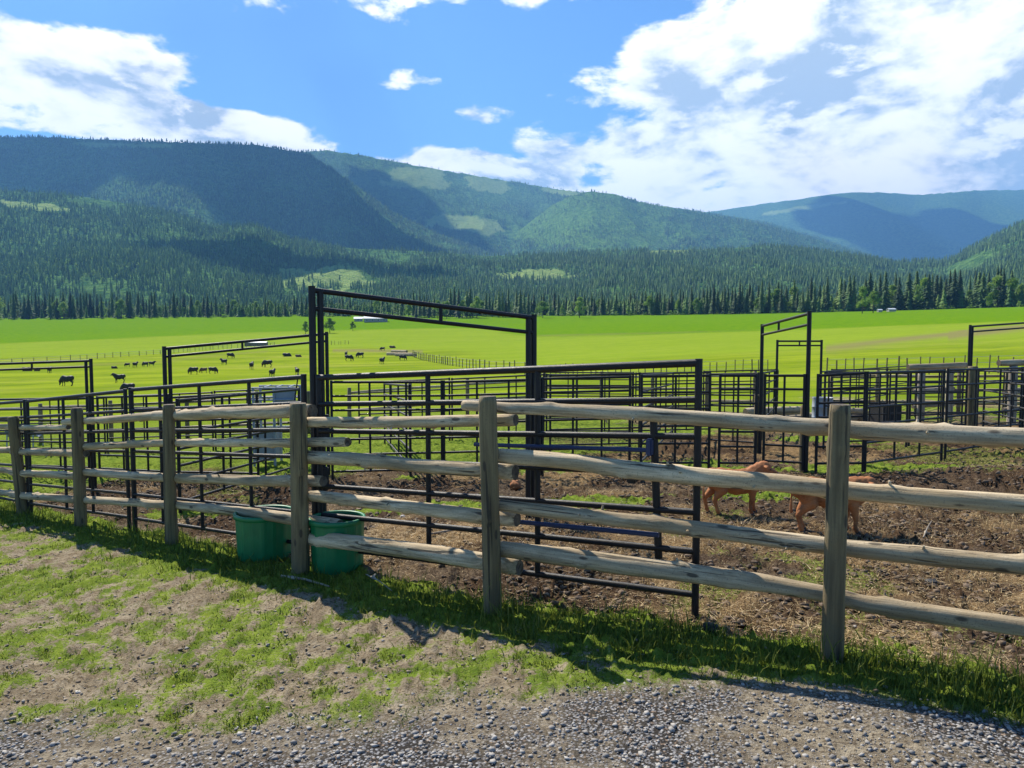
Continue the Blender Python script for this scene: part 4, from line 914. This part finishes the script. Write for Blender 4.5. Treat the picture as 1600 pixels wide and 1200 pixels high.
def beast(pose='stand', adult=False, stride=.0, neck=None, head=None):
    """X forward, feet on z = 0, withers about 0.74"""
    b_ = 1.50 if adult else 1.38; low = -.09 if adult else -.07
    C_ = [((.25, 0, .57+low*.3), .150*b_, (.02, 0, .555+low*.6), .150*b_, (1, .82, 1.02)), ((.02, 0, .555+low*.6), .150*b_, (-.22, 0, .575), .135*b_, (1, .86, 1)), ((-.22, 0, .58), .132*b_, (-.34, 0, .60), .115*b_, (1, .9, 1)),
          ((.27, 0, .60), .125*b_, (.30, 0, .53), .12*b_, (1, .8, 1)), ((-.10, 0, .66), .06, (.25, 0, .68), .065, (1, .6, 1))]
    if neck is None:
        neck = ((.33, 0, .62), (.50, 0, .76)) if pose == 'stand' else ((.33, 0, .54), (.50, 0, .36))
    n0, n1 = Vector(neck[0]), Vector(neck[1])
    if head is None: head = (.70, 0, .69) if pose == 'stand' else (.56, 0, .09)
    hd = Vector(head)
    C_ += [(n0, .125*b_, n1, .092*b_, (1, .72, 1.05)), (n1, .082*min(b_, 1.25), n1.lerp(hd, .35), .078, (1, .88, 1)), (n1.lerp(hd, .35), .074, n1.lerp(hd, .8), .052, (1, .9, 1)), (n1.lerp(hd, .8), .052, hd, .048, (1, 1, .95))]
    jaw = (hd-n1).normalized(); upv = Vector((-jaw.z, 0, jaw.x));
    for s_ in (-1, 1):
        e0 = n1+upv*.05+Vector((0, .06*s_, 0)); e1 = e0+Vector((-.03, .085*s_, .01))-jaw*.01+upv*.0; e2 = e1+Vector((-.01, .045*s_, 0))-upv*.012
        C_ += [(e0, .022, e1, .040, (1, 1, .55)), (e1, .040, e2, .018, (1, 1, .55))]
        fx = .03+stride*s_; hx = -stride*s_
        if pose != 'lie':
            C_ += [((.26, .075*s_, .56), 0.1037, (.25+fx*.3, .085*s_, .40), 0.0671, (1, .8, 1)), ((.25+fx*.3, .085*s_, .40), 0.0634, (.25+fx*.7, .08*s_, .245), 0.0390), ((.25+fx*.7, .08*s_, .245), 0.0415, (.24+fx, .08*s_, .20), 0.0329),
                   ((.24+fx, .08*s_, .20), 0.0293, (.235+fx, .08*s_, .085), 0.0256), ((.235+fx, .08*s_, .085), 0.0329, (.255+fx, .08*s_, .045), 0.0293),
                   ((-.31, .08*s_, .58), .105*b_, (-.25+hx*.3, .095*s_, .42), 0.0952, (1, .75, 1)), ((-.25+hx*.3, .095*s_, .42), 0.0854, (-.36+hx*.7, .085*s_, .29), 0.0439), ((-.36+hx*.7, .085*s_, .29), 0.0439, (-.385+hx*.9, .08*s_, .245), 0.0342),
                   ((-.385+hx*.9, .08*s_, .245), 0.0329, (-.35+hx, .08*s_, .09), 0.0268), ((-.35+hx, .08*s_, .09), 0.0342, (-.33+hx, .08*s_, .045), 0.0305)]
        else:
            C_ += [((.22, .10*s_, .50), .085, (.34, .13*s_, .36), .045), ((.34, .13*s_, .37), .04, (.18, .14*s_, .34), .03), ((-.28, .12*s_, .52), .12, (-.12, .18*s_, .40), .06), ((-.12, .18*s_, .38), .045, (-.34, .18*s_, .35), .03)]
    C_ += [((-.43, 0, .68), .03, (-.475, 0, .58), .016), ((-.475, 0, .58), .014, (-.48, 0, .36), .012), ((-.48, 0, .38), .016, (-.475, 0, .27), .022)]
    if pose == 'lie': C_ = [tuple([Vector(c[0])-Vector((0, 0, .33)), c[1], Vector(c[2])-Vector((0, 0, .33)), c[3]]+list(c[4:])) for c in C_]
    return C_, n1, hd, upv, stride
def hooves(stride):
    out = []
    for s_ in (-1, 1): out += [(.265+.03+stride*s_, .08*s_), (-.32-stride*s_, .08*s_)]
    return out
def hoof_mesh():
    bm = bmesh.new(); bmesh.ops.create_cone(bm, cap_ends=True, segments=10, radius1=.032, radius2=.024, depth=.045, matrix=Matrix.Translation((0, 0, .022)) @ Matrix.Diagonal((1.25, .9, 1, 1)))
    me = bm_mesh('hoof', bm); me.materials.append(M_hoof); return me
HOOF = hoof_mesh()
def calf(px, D, scale, rz, label, stride, neck, head, name='calf'):
    C_, n1, hd, upv, st = beast('stand', False, stride, neck, head); me = blobs_to_mesh('body', C_, .0100, 3, M_calf)
    x = (px-800)/F_PX*D; e = empty(name, (x, D, gz(x, D)), rz); e.scale = (scale*1.06, scale*1.12, scale); tag(e, label, 'calf', 'red brown calves in the front pen')
    link('body', me, None, e)
    for hx, hy in hooves(stride): link('hoof', HOOF, None, e, Matrix.Translation((hx, hy, 0)))
    jaw = (hd-n1).normalized()
    for s_ in (-1, 1):
        bm = bmesh.new(); bmesh.ops.create_icosphere(bm, subdivisions=2, radius=.012); m2 = bm_mesh('eye', bm, True); m2.materials.append(M_glass)
        link('eye', m2, None, e, Matrix.Translation(n1+jaw*.075+upv*.03+Vector((0, .066*s_, 0))))
    bm = bmesh.new(); bmesh.ops.create_icosphere(bm, subdivisions=2, radius=1, matrix=Matrix.Diagonal((.03, .046, .036, 1))); m2 = bm_mesh('muzzle', bm, True); m2.materials.append(M_muzzle)
    link('muzzle', m2, None, e, Matrix.Translation(hd+jaw*.028)); return e
calf(1152, 8.9, .76, .06, 'red brown calf walking right, its head up by the legs of the angled gate frame', .055, ((.31, 0, .62), (.43, -.01, .73)), (.60, -.03, .66))
calf(1302, 7.95, .80, -.10, 'red brown calf partly hidden behind the right hand log post', -.03, ((.31, 0, .60), (.46, -.01, .65)), (.62, -.03, .54))
def cow_mesh(pose, adult=True, stride=.03):
    C_, *_ = beast(pose, adult, stride); 
    for s_ in (-1, 1):
        if pose != 'lie': C_ += [((.285+stride*s_, .08*s_, .03), .03, (.29+stride*s_, .08*s_, .02), .028), ((-.30-stride*s_, .08*s_, .03), .03, (-.31-stride*s_, .08*s_, .02), .028)]
    return blobs_to_mesh('cattle', C_, .018, 3)
COW = {}
for pose in ('graze', 'stand', 'lie'):
    base = cow_mesh(pose)
    for cn, mt in (('black', M_hide_black), ('brown', M_hide_brown)):
        me = base.copy(); me.materials.append(mt); COW[(pose, cn)] = me
def depth_for_row(px, row, lo=16, hi=600):
    u = (px-800)/F_PX
    for D in np.geomspace(lo, hi, 900):
        z = gz(u*D, D); q = (z-ZC)/D; r_ = 600-F_PX*math.tan(math.atan(q)+PITCH)
        if r_ <= row: return float(D)
    return hi
CG = 'cattle spread over the left pasture'
COWS = [  # px, row of the feet, height px, pose, colour, heading (deg, 0 = right), label
    (104, 603, 17, 'graze', 'black', 180, 'large black cow grazing alone under the end of the leftmost gate frame'),
    (186, 598, 15, 'stand', 'black', 195, 'black cow standing just above the steel panel tops, left of the frame'),
    (199, 615, 17, 'graze', 'black', 180, 'nearest black cow, half hidden behind the steel panel tops'),
    (178, 576, 5, 'lie', 'black', 0, 'tiny black animal lying farthest left of the small group'),
    (199, 573, 6, 'graze', 'black', 200, 'small black cow left of the three behind the lone grazer'),
    (211, 574, 9, 'stand', 'black', 80, 'black cow facing away in the small group between the left frames'),
    (227, 573, 8, 'graze', 'black', 170, 'black cow in the pair at the right of the small group'),
    (237, 572, 8, 'stand', 'black', 10, 'rightmost black cow of the small group between the left frames'),
    (41, 580, 8, 'lie', 'brown', 0, 'brown animal lying below the header at the far left'),
    (58, 580, 5, 'lie', 'brown', 180, 'small brown animal lying right of the other lying one'),
    (77, 583, 10, 'stand', 'black', 100, 'black cow seen end on under the leftmost header'),
    (302, 585, 12, 'graze', 'black', 180, 'black cow grazing inside the left corner of the second frame'),
    (318, 583, 9, 'graze', 'brown', 185, 'brown cow grazing between two black ones under the second frame'),
    (332, 584, 11, 'graze', 'black', 0, 'black cow grazing right of the brown one'),
    (350, 570, 10, 'stand', 'black', 160, 'black cow standing under the spacer of the second frame header'),
    (360, 560, 9, 'graze', 'black', 0, 'black cow farthest up the slope under the second frame'),
    (393, 577, 12, 'stand', 'black', 95, 'black cow standing end on in the middle of the second frame'),
    (418, 574, 12, 'graze', 'black', 185, 'black cow grazing up and left of the end on one'),
    (425, 589, 13, 'stand', 'black', 80, 'black cow nearest the panel tops under the second frame'),
    (464, 586, 12, 'stand', 'black', 120, 'black cow just left of the tallest frame upright'),
    (448, 557, 7, 'lie', 'black', 0, 'black cow lying high on the slope left of the tallest frame'),
    (466, 558, 5, 'lie', 'brown', 0, 'tiny brown calf lying beside the tallest frame upright'),
    (541, 557, 8, 'stand', 'black', 90, 'black cow behind another just right of the double uprights'),
    (545, 564, 10, 'graze', 'black', 0, 'black cow in front of another just right of the double uprights'),
    (563, 559, 9, 'graze', 'black', 190, 'black cow grazing alone right of the pair'),
    (597, 569, 11, 'stand', 'black', 70, 'black cow standing nearest under the tallest header'),
    (598, 548, 6, 'graze', 'black', 180, 'small black cow near the brush heap'),
    (629, 563, 9, 'graze', 'black', 20, 'black cow grazing below the brush heap'),
    (613, 544, 5, 'lie', 'brown', 0, 'brown animal lying at the left of the brush heap')]
for px, row, hp, pose, cn, hd_, lb in COWS:
    D = depth_for_row(px, row); x = (px-800)/F_PX*D; sc = 1.75 if pose != 'lie' else 1.55
    hw = (.80 if pose == 'graze' else .86)*sc if pose != 'lie' else .55*sc
    sc = min(2.3, max(1.0, sc*(hp*D/F_PX)/hw))
    e = link('cow', COW[(pose, cn)]); e.location = (x, D, gz(x, D)); e.rotation_euler = (0, 0, R(hd_)); e.scale = (sc,)*3; tag(e, lb, 'cow', CG)

# ------------------------------------------------------------------ tubs, tank, chute and other yard things
def lathe(bm, prof, seg=40, sx=1, sy=1, ribs=0, rib=0.):
    rr = []
    for r, z in prof:
        rr.append([bm.verts.new(((r+(rib*(1 if (k//2) % 2 else -1) if ribs and r > .05 else 0))*math.cos(6.2832*k/seg)*sx, (r+(rib*(1 if (k//2) % 2 else -1) if ribs and r > .05 else 0))*math.sin(6.2832*k/seg)*sy, z)) for k in range(seg)])
    for a, b_ in zip(rr[:-1], rr[1:]):
        for k in range(seg):
            f = bm.faces.new((a[k], a[(k+1) % seg], b_[(k+1) % seg], b_[k])); f.smooth = not ribs
    return rr
def tub(px, D, w_, h, label, rz=0):
    x = (px-800)/F_PX*D; e = empty('feed_tub', (x, D, gz(x, D)-.01), rz); tag(e, label, 'tub', 'green plastic tubs behind the log fence'); r = w_/2
    bm = bmesh.new(); rr = lathe(bm, [(r*.89, .0), (r*.91, .06), (r*.935, h*.6), (r*.95, h-.04)], 64, ribs=1, rib=.0025); bm.faces.new(rr[0][::-1]); me = bm_mesh('shell', bm); me.materials.append(M_tub); link('shell', me, None, e)
    bm = bmesh.new(); rr = lathe(bm, [(r*.90, h-.035), (r*.90, h*.5), (r*.78, .05)], 48); bm.faces.new(rr[-1]); me = bm_mesh('liner', bm, False); me.materials.append(M_tub); link('liner', me, None, e)
    bm = bmesh.new(); lathe(bm, [(r*.90, h-.04), (r*.90, h), (r*.93, h+.012), (r, h+.012), (r*1.02, h), (r*1.02, h-.035), (r*.96, h-.04), (r*.90, h-.04)], 48); me = bm_mesh('rim', bm); me.materials.append(M_tub); link('rim', me, None, e)
    return e
tub(409, 7.72, .62, .47, 'larger green plastic tub, left of the twine wrapped log post'); tub(523, 7.12, .54, .50, 'smaller bright green tub, right of the twine wrapped log post', .3)
x = (1380-800)/F_PX*22.5; D = 22.3
tk = empty('water_tank', (x, D, gz(x, D)), .25); tag(tk, 'dark square water tank on the grass behind the second row of panels', 'tank')
bm = bmesh.new(); bmesh.ops.create_cube(bm, size=1, matrix=Matrix.Translation((0, 0, .33)) @ Matrix.Diagonal((.66, .6, .64, 1))); bmesh.ops.inset_individual(bm, faces=[f for f in bm.faces if abs(f.normal.z) < .5], thickness=.06, depth=-.015)
top = [f for f in bm.faces if f.normal.z > .5]; bmesh.ops.inset_individual(bm, faces=top, thickness=.05, depth=0); bmesh.ops.translate(bm, verts=list(top[0].verts), vec=(0, 0, -.15)); me = bm_mesh('shell', bm); me.materials.append(M_dark); link('shell', me, None, tk)
for q in (-.33, .33): pipe('corner_post', (x+q*.97, D-.3+q*.25, tk.location.z), (x+q*.97, D-.3+q*.25, tk.location.z+.68), .025, M_galv, tk, Matrix.Translation((0, 0, 0)))
for ch in tk.children:
    if ch.name.startswith('corner_post'): ch.matrix_local = (Matrix.Translation(tk.location) @ Matrix.Rotation(.25, 4, 'Z')).inverted() @ ch.matrix_local
D = 21.0; x = (1287-800)/F_PX*D; bm = bmesh.new(); rr = lathe(bm, [(.27, 0), (.285, .02), (.28, .3), (.29, .31), (.28, .32), (.28, .6), (.29, .61), (.28, .62), (.275, .86), (.285, .88), (.27, .88), (.26, .84), (.02, .83)], 32); bm.faces.new(rr[0][::-1]); bm.faces.new(rr[-1])
me = bm_mesh('steel_drum', bm, True); me.materials.append(M_galv); o = link('steel_drum', me); o.location = (x, D, gz(x, D)); tag(o, 'grey drum standing right of the angled gate frame', 'drum')
def log_heap(specs, name, label, cat):
    pts0 = specs[0]; base = Vector(((pts0[0]-800)/F_PX*pts0[2], pts0[2], 0)); base.z = gz(base.x, base.y); e = empty(name, base); tag(e, label, cat); inv = Matrix.Translation(-base)
    for i, (pa, pb, Da, Db, r, zz) in enumerate([(s_[0], s_[1], s_[2], s_[3], s_[4], s_[5]) for s_ in specs]):
        a = Vector(((pa-800)/F_PX*Da, Da, 0)); b_ = Vector(((pb-800)/F_PX*Db, Db, 0)); a.z = gz(a.x, a.y)+zz; b_.z = gz(b_.x, b_.y)+zz
        me, Mx = log_mesh('log', [a, b_], [r, r*.9], knots=4, seed=i+int(pa), seg=10, ring=.15); me.materials.append(M_rail); me.materials.append(M_end); link('log', me, None, e, inv @ Mx)
    return e
log_heap([(1160, 1262, 22.0, 22.6, .15, .15), (1166, 1256, 22.3, 22.9, .14, .40), (1215, 1345, 23.4, 23.0, .16, .16)], 'log_pile', 'heap of big dark grey logs on the ground behind the angled gate frame', 'log pile')
log_heap([(1290, 1360, 23.6, 23.4, .12, .12), (1300, 1352, 23.8, 23.6, .11, .34)], 'log_pile', 'pair of pale grey logs stacked left of the dark water tank', 'log pile')
log_heap([(605, 645, 185, 182, .45, .3), (612, 636, 187, 184, .4, .9), (618, 650, 180, 178, .35, .3)], 'brush_heap', 'dark brush and log heap far out among the cattle under the tallest header', 'brush heap')
def feed_rack(pa, pb, D, H, label):
    a = Vector(((pa-800)/F_PX*D, D, 0)); b_ = Vector(((pb-800)/F_PX*D, D+.2, 0)); a.z = gz(a.x, a.y); b_.z = gz(b_.x, b_.y); e = empty('timber_rack', a); tag(e, label, 'timber rack'); inv = Matrix.Translation(-a)
    for p in (a, b_):
        me, Mx = log_mesh('post', [p-Vector((0, 0, .1)), p+Vector((0, 0, H))], [.12, .11], knots=2, seed=3, seg=10, ring=.2); me.materials.append(M_plank); me.materials.append(M_end); link('post', me, None, e, inv @ Mx)
    me, Mx = log_mesh('beam', [a+Vector((-.45, -.02, H+.08)), b_+Vector((.5, 0, H+.12))], [.10, .10], knots=3, seed=8, seg=10, ring=.2); me.materials.append(M_rail); me.materials.append(M_end); link('beam', me, None, e, inv @ Mx)
    for z_ in (.45, .95):
        me, Mx = log_mesh('beam', [a+Vector((-.2, .1, z_)), b_+Vector((.2, .1, z_+.05))], [.07, .06], knots=2, seed=9, seg=8, ring=.3); me.materials.append(M_plank); me.materials.append(M_end); link('beam', me, None, e, inv @ Mx)
feed_rack(1441, 1491, 23.2, 1.62, 'timber rack of two stout posts and a pale top beam behind the right panels'); feed_rack(1584, 1640, 21.6, 1.75, 'timber rack with pale top beam cut by the right edge')
# squeeze chute on the left
D = 15.8; x = (432-800)/F_PX*D; ch_ = empty('cattle_chute', (x, D, gz(x, D)), .12); tag(ch_, 'grey steel cattle chute with sheet sides behind the third log fence bay', 'cattle chute'); I4 = Matrix.Identity(4)
for px_ in (-.42, .0, .42):
    for py_ in (-.35, .35): pipe('upright', (px_, py_, 0), (px_, py_, 1.65), .028, M_galv, ch_, I4)
for z_ in (.75, 1.1, 1.4, 1.65):
    pipe('rail', (-.45, -.36, z_), (.45, -.36, z_), .02, M_galv, ch_, I4); pipe('rail', (-.45, .36, z_), (.45, .36, z_), .02, M_galv, ch_, I4)
for py_ in (-.33, .33): bead('side_sheet', Vector((-.21, py_, .42)), (.38, .02, .62), M_galv, ch_, I4, bev=.1)
bead('side_sheet', Vector((.22, -.33, 1.42)), (.40, .02, .42), M_galv, ch_, I4, bev=.1)
for q in (-.2, .05, .3): pipe('cross_bar', (q, -.36, 1.66), (q, .36, 1.66), .02, M_galv, ch_, I4)
pipe('lever', (.42, -.4, 1.3), (.52, -.42, 1.95), .014, M_steel, ch_, I4)
D = 24.0; x = (34-800)/F_PX*D; e = empty('feed_bunk', (x, D, gz(x, D)), .1); tag(e, 'low pale grey feeder in the pasture behind the leftmost panels', 'feeder')
bm = bmesh.new(); rr = [];
for xx in (-.45, .45):
    rr.append([bm.verts.new((xx, math.cos(a)*.30, .62+math.sin(a)*.30)) for a in np.linspace(math.pi, 2*math.pi, 13)]+[bm.verts.new((xx, math.cos(a)*.27, .62+math.sin(a)*.27)) for a in np.linspace(2*math.pi, math.pi, 13)])
for k in range(26): bm.faces.new((rr[0][k], rr[0][(k+1) % 26], rr[1][(k+1) % 26], rr[1][k]))
bm.faces.new(rr[0]); bm.faces.new(rr[1][::-1]); me = bm_mesh('bowl', bm); me.materials.append(M_galv); link('bowl', me, None, e)
for xx in (-.4, .4):
    for yy in (-.25, .25): pipe('leg', (xx, yy*1.2, 0), (xx, yy, .62), .02, M_galv, e, I4)

def house(px, D, W, Dp, H, rise, label, name, cat, wins=4, wall=M_wall, rz=.1, row=None):
    x = (px-800)/F_PX*D; z = gz(x, D); e = empty(name, (x, D, z-.2), rz); tag(e, label, cat)
    bm = bmesh.new(); v = [bm.verts.new(p) for p in ((-W/2, -Dp/2, 0), (W/2, -Dp/2, 0), (W/2, Dp/2, 0), (-W/2, Dp/2, 0), (-W/2, -Dp/2, H), (W/2, -Dp/2, H), (W/2, Dp/2, H), (-W/2, Dp/2, H), (-W/2, 0, H+rise), (W/2, 0, H+rise))]
    for f in ((0, 1, 5, 4), (2, 3, 7, 6), (1, 2, 6, 9, 5), (3, 0, 4, 8, 7), (3, 2, 1, 0), (4, 5, 6, 7)): bm.faces.new([v[i] for i in f])
    me = bm_mesh('wall', bm); me.materials.append(wall); link('wall', me, None, e)
    ov = .5 if H > 2.2 else .2; sl = rise/(Dp/2); bm = bmesh.new(); T = .14
    for s_ in (-1, 1):
        q = [(-W/2-ov, s_*(Dp/2+ov), H-ov*sl), (W/2+ov, s_*(Dp/2+ov), H-ov*sl), (W/2+ov, 0, H+rise), (-W/2-ov, 0, H+rise)]
        lo = [bm.verts.new((a, b2, c+.03)) for a, b2, c in q]; hi = [bm.verts.new((a, b2, c+.03+T)) for a, b2, c in q]
        bm.faces.new(lo[::-1]); bm.faces.new(hi)
        for k in range(4): bm.faces.new((lo[k], lo[(k+1) % 4], hi[(k+1) % 4], hi[k]))
    bmesh.ops.recalc_face_normals(bm, faces=bm.faces); me = bm_mesh('roof', bm); me.materials.append(M_roof); link('roof', me, None, e)
    for k in range(wins):
        wx = -W/2+W*(k+.5)/wins; fr = bead('window', Vector((wx, -Dp/2-.03, H*.55)), (1.5, .1, 1.2), M_roof, e, I4, bev=.1); bead('pane', Vector((0, -.04, 0)), (1.25, .06, .95), M_glass, fr, I4, bev=.1)
    return e
house(588, 560, 17, 8, 2.9, 2.0, 'farmhouse with a long pale metal roof at the foot of the tree line', 'farmhouse', 'house')
house(561, 575, 6, 5, 2.3, 1.2, 'small outbuilding with a pale roof left of the farmhouse', 'outbuilding', 'shed', wins=1)
house(401, 300, 8.5, 3.2, 1.5, .35, 'long low pale roofed cattle shelter out in the pasture left of the tallest frame', 'cattle_shelter', 'shelter', wins=0, wall=M_bark, rz=.05)
house(1390, 470, 4.5, 3, 1.6, .6, 'tiny pale roofed hut at the foot of the right tree line', 'hut', 'hut', wins=0); house(1372, 473, 2.6, 2, 1.4, .5, 'smallest pale hut just left of the other one under the right tree line', 'hut', 'hut', wins=0)

def stone(px, row, size, label, mt=M_rock, seed=1, lo=4.4, flat=.6, name='stone', cat='stone', long=1.):
    D = depth_for_row(px, row, lo, 60); x = (px-800)/F_PX*D; bm = bmesh.new(); bmesh.ops.create_icosphere(bm, subdivisions=3, radius=size/2)
    for v in bm.verts: v.co *= 1+.35*mnoise.noise(v.co*(3/size)+Vector((seed*7, 0, 0))); v.co.z *= flat; v.co.x *= long
    me = bm_mesh(name, bm, True); me.materials.append(mt); o = link(name, me); o.location = (x, D, gz(x, D)+size*.15); tag(o, label, cat)
stone(627, 808, .06, 'small pale stone on the bare soil behind the middle bay of the log fence'); stone(806, 762, .19, 'small reddish lump on the ground right of the leaning log post', M_calf, 5, flat=.9, name='reddish_block', cat='block')  # the reddish lump is an unidentified spot, built as a small block
stone(1116, 985, .10, 'black lump on the ground at the foot of the wide gate end post', M_dark, 4, name='rubber_scrap', cat='scrap', flat=.8); stone(1468, 912, .10, 'dark clod in the straw behind the right bay', M_dark, 9, name='dung', cat='dung', flat=.4)
def stick(pa, ra, pb, rb, r, label, seed, lift=.02):
    Da = depth_for_row(pa, ra, 4.2, 30); Db = depth_for_row(pb, rb, 4.2, 30); a = pix(pa, ra, Da)+Vector((0, 0, lift)); b_ = pix(pb, rb, Db)+Vector((0, 0, lift))
    me, Mx = log_mesh('stick', [a, a.lerp(b_, .5)+Vector((0, 0, .015)), b_], [r, r*.9, r*.6], knots=1, seed=seed, ring=.04, seg=8); me.materials.append(M_plank); me.materials.append(M_end); o = link('stick', me); o.matrix_world = Mx; tag(o, label, 'stick')
stick(440, 903, 515, 920, .013, 'pale stick lying in the sun in front of the twine wrapped post', 3); stick(572, 905, 612, 932, .006, 'thin pale stick in the shade between the two middle posts', 4, .05); stick(670, 838, 752, 826, .014, 'pale branch on the soil left of the leaning log post', 6)
stick(1443, 845, 1456, 818, .008, 'forked pale twig standing in the straw behind the right bay', 8, .03)
